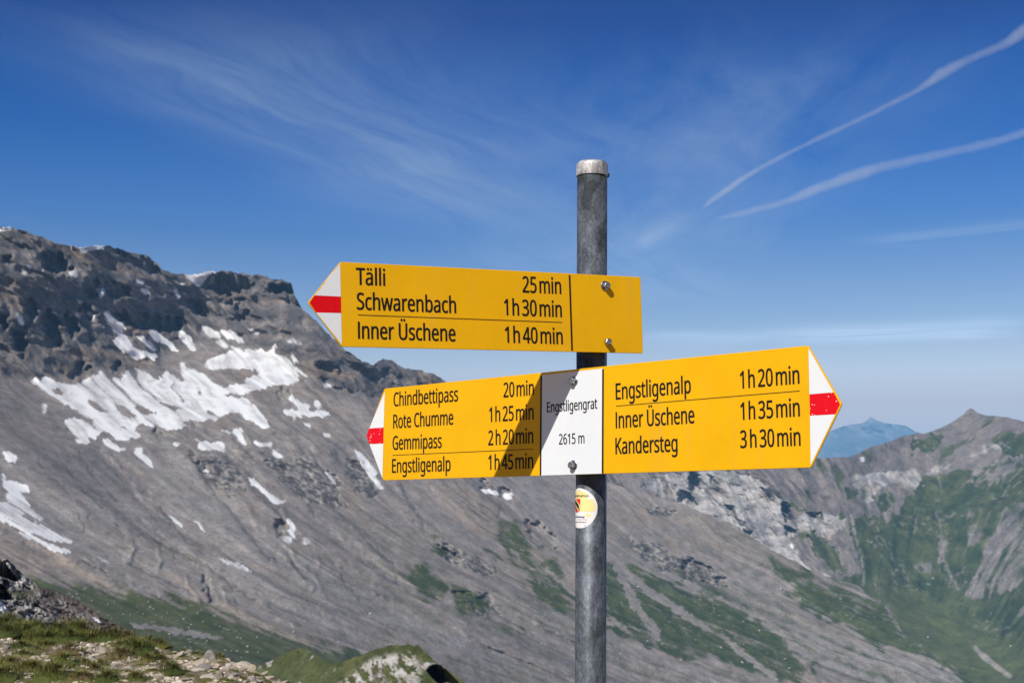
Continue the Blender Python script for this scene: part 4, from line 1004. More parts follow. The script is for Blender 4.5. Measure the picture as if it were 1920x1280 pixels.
GLYPHS = json.loads('''{" ":[209,[]],".":[215,[[58,43,59,57,61,69,66,78,72,85,80,90,88,94,97,96,107,97,117,96,126,94,135,90,142,85,149,78,153,69,156,57,157,43,156,30,153,18,149,9,142,2,135,-4,126,-8,117,-10,107,-11,97,-10,88,-8,80,-4,72,2,66,9,61,18,59,30]]],"0":[459,[[419,287,419,253,417,221,414,191,409,163,403,137,395,112,386,90,376,70,363,52,349,37,334,23,316,12,297,3,276,-3,253,-7,229,-8,198,-6,170,1,145,12,122,27,103,47,86,70,71,98,60,129,51,163,44,201,41,243,39,287,40,332,44,373,50,411,58,446,69,477,83,504,99,527,119,547,141,562,167,573,196,579,229,581,259,579,287,573,313,562,335,547,355,527,372,504,387,477,399,446,408,411,414,373,418,332],[110,287,111,249,113,215,116,184,121,156,128,132,137,111,147,93,159,78,173,67,190,59,208,54,229,52,249,54,268,59,284,67,298,78,310,92,320,110,329,131,336,156,341,184,345,215,347,249,348,287,347,325,345,359,341,390,336,417,329,442,320,463,310,481,298,495,284,507,268,515,249,520,229,521,208,520,190,515,173,507,159,495,147,481,137,463,128,442,121,417,116,390,113,359,111,325]]],"1":[459,[[285,0,216,0,216,400,216,439,217,470,219,499,196,477,169,455,108,405,71,452,226,573,285,573]]],"2":[459,[[417,0,38,0,38,59,188,210,209,231,228,251,246,270,261,287,275,304,287,320,298,337,306,353,313,370,318,387,321,405,322,424,320,446,315,466,306,482,294,496,278,507,261,514,242,519,221,520,200,520,181,517,164,512,147,506,131,498,115,489,99,478,83,466,45,513,56,523,68,531,81,540,94,548,108,555,122,561,137,567,153,572,169,576,186,578,203,580,221,581,246,579,270,576,293,570,313,562,331,552,347,540,361,526,372,510,382,492,388,472,392,451,394,428,393,406,389,385,383,364,375,344,365,324,353,305,340,286,324,267,307,247,288,227,268,207,247,185,128,67,128,64,417,64]]],"3":[459,[[395,439,394,420,392,403,387,387,381,372,373,359,363,347,352,336,340,326,326,318,310,311,294,306,277,302,277,298,309,293,337,283,360,271,379,255,394,236,405,214,411,190,413,163,412,139,407,116,400,94,390,74,377,56,360,40,341,26,318,14,292,4,263,-3,230,-7,193,-8,171,-8,150,-6,130,-4,110,-1,91,3,72,8,54,15,36,23,36,89,54,81,74,73,93,67,114,61,135,57,155,54,175,52,194,51,230,53,260,59,285,68,305,81,320,98,331,117,337,139,339,164,338,182,335,197,329,211,320,223,310,233,297,242,282,249,265,255,246,260,226,263,203,265,179,265,123,265,123,326,180,326,202,326,223,329,242,333,259,339,274,347,286,356,298,366,307,377,314,390,319,404,322,418,323,434,321,454,316,471,307,486,295,498,280,508,262,516,242,520,219,521,204,521,190,520,176,518,164,515,117,498,75,473,39,521,55,533,73,544,93,554,115,563,139,571,163,576,190,579,218,581,260,578,296,571,327,558,352,540,371,519,384,495,393,468]]],"4":[459,[[443,130,359,130,359,0,291,0,291,130,17,130,17,190,286,576,359,576,359,193,443,193],[291,374,291,412,293,444,294,474,295,500,292,500,276,468,257,438,86,193,291,193]]],"5":[459,[[221,351,249,350,275,346,300,340,322,331,343,320,361,307,376,291,389,274,400,254,407,232,412,209,413,183,411,154,407,128,399,103,387,81,373,60,356,43,336,28,314,15,289,5,261,-2,231,-7,199,-8,177,-8,156,-6,136,-4,116,0,97,4,80,10,65,16,51,23,51,90,66,81,82,74,101,68,121,62,141,58,161,55,181,53,200,52,220,53,239,55,257,60,274,65,289,73,302,82,313,93,323,106,331,121,336,137,340,156,341,176,339,202,332,225,321,245,306,262,287,275,262,284,232,290,197,292,146,288,99,280,64,302,86,573,373,573,373,508,146,508,132,342,169,348]]],"6":[459,[[44,245,45,269,46,294,48,318,51,342,55,366,60,389,67,412,75,433,84,454,95,474,107,492,121,510,137,525,155,539,174,551,196,562,220,570,246,576,275,579,306,581,344,579,377,573,377,513,344,520,308,523,281,522,257,518,235,512,216,504,198,494,183,483,169,469,158,454,148,437,139,419,132,400,127,380,122,359,119,337,116,314,115,291,119,291,126,300,133,309,141,318,150,326,160,333,170,339,182,345,194,350,208,353,223,356,238,358,255,358,279,357,302,353,323,347,342,338,360,327,375,313,389,297,400,279,409,258,416,236,420,211,421,184,420,156,415,129,408,104,399,82,386,61,372,44,355,28,336,15,314,5,291,-2,266,-7,239,-8,219,-7,199,-4,181,1,163,7,146,16,130,26,115,39,101,54,88,70,77,89,67,110,59,133,52,158,48,185,45,214],[238,51,262,53,284,59,303,70,320,84,334,102,343,125,349,153,351,184,350,210,344,233,336,254,324,271,308,285,289,295,267,301,241,303,222,302,205,299,189,294,175,287,162,279,150,270,140,259,131,248,124,236,119,223,116,211,115,198,116,185,117,172,120,159,123,146,127,133,133,121,139,110,146,99,155,88,164,79,174,71,185,64,197,59,210,55,223,52]]],"B":[521,[[241,573,292,571,336,565,373,555,404,541,428,522,445,497,455,467,459,431,458,414,456,399,452,384,446,371,439,358,431,347,421,337,409,328,396,320,382,313,367,308,350,304,350,300,367,297,384,292,400,286,415,279,429,271,441,261,452,249,461,236,468,221,474,203,477,184,478,163,476,138,472,115,464,93,454,74,441,57,425,42,406,29,385,19,362,11,337,5,309,1,279,0,78,0,78,573],[256,329,290,330,318,335,340,342,357,352,369,366,377,382,382,401,384,423,382,445,376,463,365,478,351,490,332,499,308,506,279,510,245,511,150,511,150,329],[150,269,150,61,265,61,301,63,330,68,354,78,371,91,384,107,394,125,399,145,401,168,400,183,398,197,394,210,388,221,380,232,370,241,358,249,344,256,327,262,307,266,285,268,260,269]]],"C":[507,[[323,517,301,516,280,513,260,508,241,502,223,493,206,482,192,470,178,456,166,440,155,423,146,404,139,383,133,361,129,337,126,312,125,286,126,252,131,220,138,191,147,164,160,139,175,117,192,99,213,83,236,71,262,62,291,57,322,55,341,56,359,57,377,59,394,62,460,78,460,15,443,10,427,5,410,1,393,-2,375,-5,356,-7,335,-8,312,-8,270,-6,232,1,197,12,166,28,139,48,115,72,95,99,78,131,65,165,56,203,51,244,49,287,50,319,53,349,59,378,67,406,77,432,89,456,103,478,120,499,138,517,159,534,181,548,206,559,233,569,261,575,292,579,324,581,346,580,367,578,388,576,409,572,429,567,448,561,465,554,482,547,453,486,394,508,378,512,360,515,342,517]]],"E":[446,[[398,0,78,0,78,573,398,573,398,509,150,509,150,330,383,330,383,268,150,268,150,63,398,63]]],"G":[584,[[326,302,524,302,524,22,501,15,478,8,454,3,431,-1,406,-4,380,-6,352,-8,323,-8,280,-6,241,1,205,12,173,28,145,47,120,71,98,98,81,130,67,164,57,202,51,243,49,286,51,330,58,370,69,407,84,442,104,473,127,500,154,524,186,544,220,560,259,571,300,578,346,581,369,580,392,578,415,576,437,572,458,567,478,561,498,554,516,547,489,484,473,491,457,497,439,503,421,508,401,512,382,515,362,517,342,517,309,515,278,510,250,501,225,489,202,474,181,455,164,434,150,409,139,382,131,353,126,321,124,286,126,253,130,222,137,193,146,166,159,141,175,119,194,100,216,84,241,71,270,62,303,56,340,55,358,55,375,56,390,57,404,59,452,68,452,238,326,238]]],"I":[222,[[75,0,75,573,147,573,147,0]]],"K":[496,[[496,0,411,0,209,273,150,222,150,0,78,0,78,573,150,573,150,290,199,345,249,399,403,573,488,573,261,323]]],"R":[499,[[236,573,270,571,301,568,329,562,353,555,375,544,393,532,409,517,422,500,432,481,439,460,443,436,444,410,443,388,440,368,435,350,427,334,418,319,408,306,397,295,385,285,371,277,358,269,344,262,330,257,487,0,403,0,264,237,150,237,150,0,78,0,78,573],[232,510,150,510,150,298,236,298,268,299,296,304,319,313,338,325,352,341,362,359,368,381,370,407,369,424,366,440,361,455,355,467,346,477,336,486,324,494,310,500,293,504,275,507,254,509]]],"S":[440,[[403,153,401,128,396,106,389,85,378,66,364,49,348,35,328,22,307,11,283,3,257,-3,228,-7,198,-8,137,-5,83,4,41,19,41,88,56,82,73,76,92,70,113,65,134,60,156,57,179,55,201,55,222,55,240,57,257,61,273,66,286,72,298,79,308,88,316,98,322,109,327,120,329,133,330,147,330,160,327,173,324,184,318,194,311,204,302,213,291,221,277,230,261,238,242,247,220,255,196,265,178,272,161,279,146,286,131,294,118,302,106,311,95,320,85,330,76,340,69,351,63,363,57,375,53,389,50,403,49,418,48,435,50,457,54,477,61,496,71,513,84,528,99,542,116,553,136,563,157,571,180,576,205,579,231,581,254,580,276,578,297,576,318,572,337,567,355,562,372,555,389,549,366,487,351,493,336,499,319,504,302,508,284,512,266,515,248,517,229,517,212,517,196,515,182,511,169,507,158,501,148,494,140,486,133,478,128,468,124,457,122,446,121,434,122,420,124,407,128,396,133,386,140,376,149,367,160,359,172,351,187,343,204,335,224,327,246,318,270,309,293,299,313,289,332,279,348,268,362,255,374,242,385,228,392,212,398,194,401,175]]],"T":[446,[[259,0,187,0,187,509,8,509,8,573,437,573,437,509,259,509]]],"W":[746,[[735,573,583,0,510,0,399,375,389,410,380,443,373,471,370,488,367,471,361,443,352,409,342,373,234,0,161,0,10,573,85,573,174,223,183,186,190,151,196,118,201,87,206,119,213,154,222,191,232,227,333,573,407,573,512,225,523,187,532,151,538,117,544,87,550,129,560,175,572,224,660,573]]],"a":[450,[[231,437,268,435,299,428,326,418,347,403,364,383,376,358,383,328,385,293,385,0,334,0,320,61,317,61,307,50,298,40,288,30,279,22,268,15,258,9,246,3,234,-1,220,-4,206,-6,190,-8,172,-8,154,-7,136,-5,119,0,103,6,88,13,75,23,64,34,55,48,47,63,41,80,38,99,37,119,40,150,50,176,65,199,87,219,116,234,152,245,194,253,243,257,316,259,316,285,315,309,310,330,303,347,293,359,280,368,265,375,247,379,227,380,210,379,194,378,178,374,163,370,106,347,84,400,99,408,115,414,132,421,151,426,170,431,190,434,210,436],[252,208,215,205,184,200,159,192,141,182,127,170,118,155,112,138,110,119,111,102,115,87,122,75,132,66,144,58,157,53,172,50,188,49,215,51,238,56,260,66,279,79,295,96,306,117,313,142,315,172,315,210]]],"b":[493,[[139,461,138,410,135,373,139,373,149,386,161,398,174,409,189,419,206,427,226,432,248,436,272,437,310,434,344,423,374,406,401,381,422,350,437,312,446,267,449,215,448,180,444,147,437,118,427,91,415,68,400,48,384,31,365,17,344,6,322,-2,298,-6,272,-8,248,-7,226,-3,206,2,189,10,174,20,161,31,149,42,139,55,133,55,119,0,68,0,68,609,139,609],[260,379,238,377,219,374,202,369,188,361,175,351,165,339,157,325,150,308,145,289,142,268,139,244,139,217,139,214,140,177,145,144,153,116,165,93,181,74,202,61,229,53,261,51,288,53,312,61,332,74,348,93,360,117,369,145,374,178,376,216,374,254,369,287,360,315,348,338,331,356,311,368,288,376]]],"c":[385,[[241,-8,213,-7,187,-2,162,5,139,15,118,28,99,45,83,65,69,87,58,114,50,143,46,176,44,213,46,250,51,284,59,315,71,342,85,365,102,385,121,401,142,415,166,425,191,432,217,436,245,438,262,437,278,436,293,434,309,431,323,427,336,424,348,419,358,415,337,356,292,370,244,376,223,375,204,371,187,366,172,358,159,347,148,335,138,320,131,303,125,284,120,263,118,239,117,213,118,189,120,166,125,145,131,126,138,109,148,94,159,82,172,71,186,63,202,58,220,54,240,53,257,53,273,55,288,57,302,60,351,78,351,15,340,10,328,5,316,1,304,-2,290,-5,275,-7,258,-8]]],"d":[493,[[221,-8,182,-5,148,6,118,23,92,48,71,79,56,117,47,162,44,214,47,266,56,311,71,350,93,381,119,406,149,424,183,434,221,438,238,437,253,436,267,433,280,429,292,425,303,420,314,413,323,407,354,374,359,374,356,405,354,438,354,609,425,609,425,0,368,0,358,58,354,58,323,24,314,17,303,11,292,6,279,1,266,-3,252,-6,237,-7],[232,51,263,53,290,60,311,71,328,88,340,109,348,135,354,165,355,200,355,213,354,251,349,284,340,313,329,336,313,355,291,369,264,377,231,379,204,376,181,368,162,354,146,334,133,309,124,281,119,249,117,213,119,176,124,144,133,116,146,93,162,74,181,61,205,53]]],"e":[452,[[234,438,261,436,286,432,308,424,329,414,348,401,364,385,378,367,390,346,399,323,406,299,410,272,411,244,411,201,117,201,120,167,127,137,139,111,154,90,174,74,197,62,224,55,254,52,274,53,293,54,310,56,327,60,343,64,359,69,375,75,392,82,392,20,376,13,359,8,343,3,327,-1,310,-4,292,-6,272,-8,251,-8,221,-6,194,-2,167,6,143,17,121,31,101,48,85,68,70,91,59,117,51,146,46,177,44,212,46,246,50,277,57,306,68,333,81,357,96,378,114,395,134,411,157,423,181,431,207,436],[233,380,209,378,188,372,170,362,154,348,140,330,130,309,123,285,119,257,338,257,337,275,335,292,331,307,326,322,320,334,312,346,303,356,292,364,280,371,266,376,251,379]]],"g":[493,[[221,438,241,437,261,434,280,429,297,422,314,413,329,402,343,388,355,373,359,373,369,430,425,430,425,-7,424,-36,420,-63,413,-88,404,-109,392,-129,378,-146,361,-160,341,-172,318,-181,293,-187,264,-191,233,-192,210,-192,188,-191,167,-189,147,-186,128,-182,110,-177,94,-172,78,-165,78,-100,94,-108,111,-114,129,-120,149,-125,170,-129,191,-132,214,-133,237,-134,263,-132,286,-126,306,-116,324,-101,337,-84,347,-63,353,-39,355,-13,355,4,356,32,358,57,354,57,343,42,329,28,315,17,299,8,281,1,263,-4,243,-7,221,-8,182,-4,147,7,117,25,91,51,70,83,56,121,47,164,44,214,47,263,56,306,70,344,91,377,117,404,147,423,181,434],[230,379,213,377,197,374,182,368,169,359,157,349,147,336,138,320,130,303,125,284,120,262,118,239,117,213,119,176,124,143,134,115,146,92,163,73,182,60,205,52,232,50,248,50,262,52,276,54,288,58,299,63,309,69,318,76,326,85,334,94,340,105,345,117,349,131,352,145,354,161,356,179,356,197,356,214,355,242,353,267,349,289,343,309,335,326,326,340,315,352,302,362,287,369,270,374,251,377]]],"h":[496,[[139,431,138,399,135,370,140,370,147,381,155,391,164,400,174,407,185,414,196,420,208,425,221,429,233,433,247,435,260,437,273,437,298,436,321,433,342,428,360,421,377,411,391,400,403,386,413,370,421,351,426,330,430,306,431,280,431,0,361,0,361,275,359,299,355,321,348,338,338,353,324,364,308,372,288,377,265,379,242,377,222,374,204,368,189,360,177,350,166,338,157,324,150,308,145,289,142,269,139,246,139,222,139,0,68,0,68,609,139,609]]],"i":[207,[[139,430,139,0,68,0,68,430],[104,591,112,590,119,588,126,585,133,580,138,574,142,566,144,557,145,546,144,536,142,526,138,519,133,512,126,508,119,504,112,502,104,501,96,502,88,504,81,508,75,512,69,519,66,526,63,536,63,546,63,557,66,566,69,574,75,580,81,585,88,588,96,590]]],"l":[207,[[139,0,68,0,68,609,139,609]]],"m":[750,[[540,438,574,436,603,429,628,417,649,401,665,379,676,352,683,319,685,280,685,0,615,0,615,277,614,300,610,321,603,338,594,353,582,364,567,372,549,377,528,379,499,376,474,369,454,358,438,342,426,322,418,298,413,270,411,237,411,0,342,0,342,277,341,293,339,308,336,321,332,333,327,344,320,353,312,361,303,367,293,372,281,376,268,378,253,379,233,377,215,374,199,368,185,360,174,350,164,338,156,324,150,308,145,290,141,269,139,247,139,223,139,0,68,0,68,430,125,430,136,371,140,371,147,382,155,392,163,401,173,409,183,416,194,422,205,427,217,431,229,434,241,436,254,437,266,438,290,437,312,433,332,428,349,420,365,410,378,398,389,383,398,366,402,366,414,383,427,398,443,410,461,420,480,428,499,433,519,437]]],"n":[496,[[275,438,311,436,343,429,369,417,391,401,409,379,421,352,428,319,431,280,431,0,361,0,361,275,359,299,355,321,348,338,338,353,324,364,308,372,288,377,265,379,232,376,204,368,182,356,166,338,154,316,146,289,140,258,139,223,139,0,68,0,68,430,125,430,136,371,140,371,147,382,156,392,165,401,175,409,186,416,198,422,210,427,222,431,235,434,248,436,262,437]]],"o":[485,[[442,216,441,190,438,165,434,142,428,121,420,101,411,82,400,66,388,51,374,37,359,25,342,15,324,7,305,0,285,-4,264,-7,241,-8,221,-7,200,-4,181,0,163,7,145,15,129,25,114,37,100,51,88,66,77,82,67,101,59,121,52,142,48,165,45,190,44,216,46,250,50,282,58,310,68,336,81,360,97,380,116,397,137,412,161,423,186,431,214,436,244,438,272,436,299,431,324,423,347,412,368,397,387,380,403,360,417,336,428,310,436,282,440,250],[117,216,118,191,120,169,125,147,130,128,138,110,147,95,159,82,172,71,187,62,203,56,222,52,243,51,264,52,282,56,299,62,314,71,327,82,339,95,348,110,356,128,361,147,366,169,368,191,369,216,368,240,365,263,361,284,355,303,348,320,338,335,327,348,314,359,299,367,282,374,263,377,242,379,212,376,185,368,164,354,147,335,134,311,124,284,119,252]]],"p":[493,[[273,438,310,434,344,424,374,407,401,383,422,351,437,313,446,268,449,216,448,181,444,148,437,119,427,93,415,69,401,49,384,31,365,17,345,6,322,-2,298,-6,272,-8,256,-7,241,-6,227,-3,213,1,201,6,190,11,179,17,170,24,139,55,134,55,137,20,139,-16,139,-192,68,-192,68,430,126,430,136,371,139,371,170,405,179,412,189,419,201,424,213,429,226,433,240,436,256,437],[260,379,239,377,221,374,204,369,190,362,178,353,167,342,158,328,152,313,146,295,142,275,140,254,139,229,139,216,139,190,142,167,145,145,150,126,157,109,165,93,176,80,188,70,203,61,220,55,239,52,261,51,280,52,297,56,312,63,326,72,338,84,348,98,357,113,364,131,369,150,373,171,375,193,376,217,374,252,369,283,360,310,348,334,331,354,311,367,288,376]]],"r":[331,[[269,438,295,437,319,433,310,368,287,372,264,374,252,373,240,371,228,368,217,363,206,358,195,351,186,343,176,334,168,324,161,313,154,301,149,289,144,275,141,261,139,245,139,229,139,0,68,0,68,430,126,430,134,351,137,351,144,363,152,374,161,385,170,395,180,404,191,413,202,420,214,426,227,431,240,435,254,437]]],"s":[384,[[348,119,347,99,343,80,336,64,327,49,316,36,302,24,286,14,268,6,248,0,226,-4,202,-7,176,-8,155,-8,135,-6,116,-4,99,-1,83,3,68,8,55,13,42,19,42,83,55,77,70,71,86,65,104,60,122,55,141,52,159,50,178,49,203,50,224,53,242,59,256,66,266,76,274,86,278,99,280,112,271,141,266,148,259,154,250,160,239,167,227,173,212,180,194,188,174,196,154,204,135,212,118,220,103,228,89,236,76,245,66,255,57,266,50,278,45,292,42,307,41,324,44,350,52,372,66,392,85,408,109,421,137,430,168,436,202,438,221,437,240,436,258,434,275,430,292,426,308,421,324,415,339,409,315,353,258,372,243,376,228,378,213,380,197,380,177,379,159,377,144,372,131,366,121,358,114,350,110,339,108,328,109,319,111,312,114,304,119,298,125,292,133,286,142,280,154,274,219,246,239,239,257,231,274,223,289,215,302,206,314,197,324,187,333,176,339,164,344,150,347,135]]],"t":[289,[[212,50,245,53,272,59,272,5,240,-4,200,-8,183,-7,167,-5,152,-1,138,4,124,11,112,20,101,31,91,44,84,60,78,79,75,100,74,125,74,375,13,375,13,409,75,437,103,528,144,528,144,430,269,430,269,375,144,375,144,127,146,108,149,93,155,79,163,69,173,60,185,54,198,51]]],"u":[496,[[427,430,427,0,370,0,359,57,356,57,349,46,340,36,331,28,321,20,310,13,298,8,286,3,273,-1,260,-4,247,-6,234,-8,220,-8,195,-7,173,-4,152,1,134,8,117,18,103,29,91,43,81,59,73,78,68,99,64,122,63,148,63,430,135,430,135,153,136,129,141,108,148,91,158,76,171,65,188,57,207,52,230,51,253,52,273,55,291,61,306,69,319,79,330,91,338,105,345,121,350,140,354,160,356,182,357,206,357,430]]],"w":[630,[[346,243,336,276,328,308,321,335,316,357,313,357,308,335,302,307,294,275,284,242,207,1,127,1,9,431,82,431,141,201,153,154,163,109,169,73,172,73,178,97,185,128,193,160,201,188,277,431,354,431,428,188,440,149,451,109,457,74,460,74,466,108,477,153,489,201,549,431,621,431,502,1,419,1]]],"Ü":[586,[[513,202,512,173,507,146,500,120,489,95,476,72,459,52,439,35,416,20,389,8,360,-1,327,-6,290,-8,240,-4,196,7,159,25,128,50,104,82,86,118,76,158,72,204,72,573,144,573,144,201,147,168,154,139,165,114,182,93,203,76,228,64,259,57,294,55,319,56,342,59,361,65,379,73,394,84,407,96,418,110,427,126,433,143,438,161,441,181,442,202,442,573,513,573],[181,689,182,699,184,707,188,714,192,719,219,728,245,719,250,714,254,707,256,699,257,689,256,679,254,671,250,664,245,659,240,654,233,651,226,649,219,649,212,649,205,651,198,654,192,659,188,664,184,671,182,679],[332,689,333,699,335,707,338,714,343,719,369,728,395,719,400,714,404,707,406,699,407,689,406,679,404,671,400,664,395,659,389,654,383,651,376,649,369,649,362,649,355,651,349,654,343,659,338,664,335,671,333,679]]],"ä":[450,[[231,437,268,435,299,428,326,418,347,403,364,383,376,358,383,328,385,293,385,0,334,0,320,61,317,61,307,50,298,40,288,30,279,22,268,15,258,9,246,3,234,-1,220,-4,206,-6,190,-8,172,-8,154,-7,136,-5,119,0,103,6,88,13,75,23,64,34,55,48,47,63,41,80,38,99,37,119,40,150,50,176,65,199,87,219,116,234,152,245,194,253,243,257,316,259,316,285,315,309,310,330,303,347,293,359,280,368,265,375,247,379,227,380,210,379,194,378,178,374,163,370,106,347,84,400,99,408,115,414,132,421,151,426,170,431,190,434,210,436],[252,208,215,205,184,200,159,192,141,182,127,170,118,155,112,138,110,119,111,102,115,87,122,75,132,66,144,58,157,53,172,50,188,49,215,51,238,56,260,66,279,79,295,96,306,117,313,142,315,172,315,210],[113,546,114,556,116,564,119,571,124,576,151,585,177,576,182,571,186,564,188,556,188,546,188,537,186,529,182,522,177,516,171,512,165,509,158,507,151,506,143,507,137,509,130,512,124,516,119,522,116,529,114,537],[264,546,265,556,267,564,270,571,275,576,301,585,327,576,332,571,336,564,338,556,338,546,338,537,336,529,332,522,327,516,321,512,315,509,308,507,301,506,293,507,287,509,280,512,275,516,270,522,267,529,265,537]]]}''')

# ------------------------------------------------------------------ lettering: humanist sans outlines, in 1/1000 em (capital = 573)
def text_faces(s, width, cap, bold):
    """outline text, squeezed to the given ink width and cap height; returns 2-D verts and faces"""
    x = 0; items = []
    thin = {'·': 40, '‹': 116, '¦': 92}
    for ch in s:
        if ch in thin: x += thin[ch]; continue
        adv, cs = GLYPHS[ch]
        items.append([[(c[i] + x, c[i + 1]) for i in range(0, len(c), 2)] for c in cs]); x += adv
    allx = [p[0] for g in items for c in g for p in c]; x0, x1 = min(allx), max(allx)
    kx, ky = (width - 2 * bold) / (x1 - x0), cap / 573.0
    V, F = [], []
    for g in items:
        loops = []
        for c in g:
            p = np.array([((a - x0) * kx + bold, b * ky) for a, b in c])
            keep = [i for i in range(len(p)) if np.hypot(*(p[i] - p[i - 1])) > 1e-7]; p = p[keep]
            e0 = p - np.roll(p, 1, 0); e1 = np.roll(p, -1, 0) - p
            n0 = np.stack([-e0[:, 1], e0[:, 0]], 1); n1 = np.stack([-e1[:, 1], e1[:, 0]], 1)
            n0 /= np.linalg.norm(n0, axis=1)[:, None]; n1 /= np.linalg.norm(n1, axis=1)[:, None]
            mt = n0 + n1; mt = mt / np.maximum(0.45, (mt * mt).sum(1) / 2)[:, None]
            p = p + mt * np.array([bold, bold * 0.55])            # outlines run clockwise: the left normal points outwards
            loops.append([Vector((a, b, 0)) for a, b in p])
        from mathutils.geometry import tessellate_polygon
        ar = [sum(l[i].x * l[(i + 1) % len(l)].y - l[(i + 1) % len(l)].x * l[i].y for i in range(len(l))) for l in loops]
        outs = [l for l, a in zip(loops, ar) if a < 0]; groups = [[o] for o in outs]
        for l, a in zip(loops, ar):                              # a hole goes with the outline whose box holds it
            if a > 0:
                for q in groups:
                    if min(v.x for v in q[0]) <= l[0].x <= max(v.x for v in q[0]) and min(v.y for v in q[0]) <= l[0].y <= max(v.y for v in q[0]): q.append(l); break
        for q in groups:
            b = len(V); V.extend([v for l in q for v in l]); F.extend([tuple(b + i for i in t) for t in tessellate_polygon(q)])
    return V, F

def smat(name, col, rough=0.5, spec=0.4, metal=0.0):
    m, N, b = mat_new(name)
    b.inputs['Base Color'].default_value = (*col, 1); b.inputs['Roughness'].default_value = rough
    b.inputs['Specular IOR Level'].default_value = spec; b.inputs['Metallic'].default_value = metal
    return m

def mat_paint(name, col, chips=None, chip_col=(0.75, 0.74, 0.72), size=90.0, dirt=0.06, rough=0.42, rad=0.20):
    """sheet-metal paint: nearly even, with faint blotches, grime and a few chips"""
    m, N, b = mat_new(name)
    P = N.n('ShaderNodeTexCoord').outputs['Object']
    n = N.noise(P, 7.0, 5, 0.6); n2 = N.noise(P, 60.0, 4, 0.6)
    k = N.m('MULTIPLY', N.mr(n, 0.3, 0.7, 1 - dirt, 1 + dirt * 0.4), N.mr(n2, 0.3, 0.7, 0.985, 1.01))
    c = N.vm('SCALE', (*col,)); N.put(c.node.inputs[3], k)
    # grime washed down the sheet
    mpd = N.n('ShaderNodeMapping'); N.put(mpd.inputs['Vector'], P); mpd.inputs['Scale'].default_value = (26, 26, 2.2)
    dr = N.mr(N.noise(mpd.outputs[0], 1.0, 5, 0.65), 0.56, 0.82)
    c = N.mix(N.m('MULTIPLY', dr, dirt * 1.8), c, (0.30, 0.24, 0.15, 1))
    if chips:
        vo = N.n('ShaderNodeTexVoronoi', feature='F1'); N.put(vo.inputs['Vector'], P); vo.inputs['Scale'].default_value = size
        sc = N.n('ShaderNodeSeparateColor'); N.t.links.new(vo.outputs['Color'], sc.inputs[0])
        pick = N.m('GREATER_THAN', sc.outputs[0], 1 - chips)
        rad = N.m('MULTIPLY_ADD', sc.outputs[1], rad, rad * 0.4)
        spot = N.m('MULTIPLY', pick, N.m('LESS_THAN', N.m('ADD', vo.outputs['Distance'], N.m('MULTIPLY', n2, 0.12)), rad))
        c = N.mix(spot, c, (*chip_col, 1))
    N.put(b.inputs['Base Color'], c); b.inputs['Roughness'].default_value = rough; b.inputs['Specular IOR Level'].default_value = 0.16
    N.put(b.inputs['Roughness'], N.mr(n2, 0.3, 0.7, rough - 0.05, rough + 0.08))
    bp = N.n('ShaderNodeBump'); bp.inputs['Strength'].default_value = 0.06; bp.inputs['Distance'].default_value = 0.002
    N.put(bp.inputs['Height'], N.noise(P, 5.0, 2, 0.5)); N.t.links.new(bp.outputs[0], b.inputs['Normal'])
    return m

def mat_steel(name, base, rough, metal, spangle=True, streak=True):
    m, N, b = mat_new(name)
    P = N.n('ShaderNodeTexCoord').outputs['Object']
    mp = N.n('ShaderNodeMapping'); N.put(mp.inputs['Vector'], P); mp.inputs['Scale'].default_value = (1, 1, 0.55)
    a = N.noise(mp.outputs[0], 210.0, 6, 0.8, 1.6); c2 = N.noise(mp.outputs[0], 24.0, 5, 0.7, 0.8)
    vo = N.n('ShaderNodeTexVoronoi', feature='F1'); N.put(vo.inputs['Vector'], mp.outputs[0]); vo.inputs['Scale'].default_value = 330.0
    sc = N.n('ShaderNodeSeparateColor'); N.t.links.new(vo.outputs['Color'], sc.inputs[0])
    mp2 = N.n('ShaderNodeMapping'); N.put(mp2.inputs['Vector'], P); mp2.inputs['Scale'].default_value = (1, 1, 0.02)
    st = N.noise(mp2.outputs[0], 260.0, 3, 0.6)
    v = N.m('MULTIPLY', N.mr(a, 0.36, 0.64, 0.6, 1.36), N.mr(c2, 0.36, 0.64, 0.38, 1.4))
    v = N.m('MULTIPLY', v, N.mr(sc.outputs[0], 0, 1, 0.78, 1.22)); v = N.m('MULTIPLY', v, N.mr(st, 0.35, 0.65, 0.9, 1.12))
    c = N.vm('SCALE', base); N.put(c.node.inputs[3], v)
    N.put(b.inputs['Base Color'], c); b.inputs['Metallic'].default_value = metal
    N.put(b.inputs['Roughness'], N.mr(a, 0.3, 0.7, rough - 0.08, rough + 0.1))
    bp = N.n('ShaderNodeBump'); bp.inputs['Strength'].default_value = 0.12; bp.inputs['Distance'].default_value = 0.0006
    N.put(bp.inputs['Height'], a); N.t.links.new(bp.outputs[0], b.inputs['Normal'])
    return m

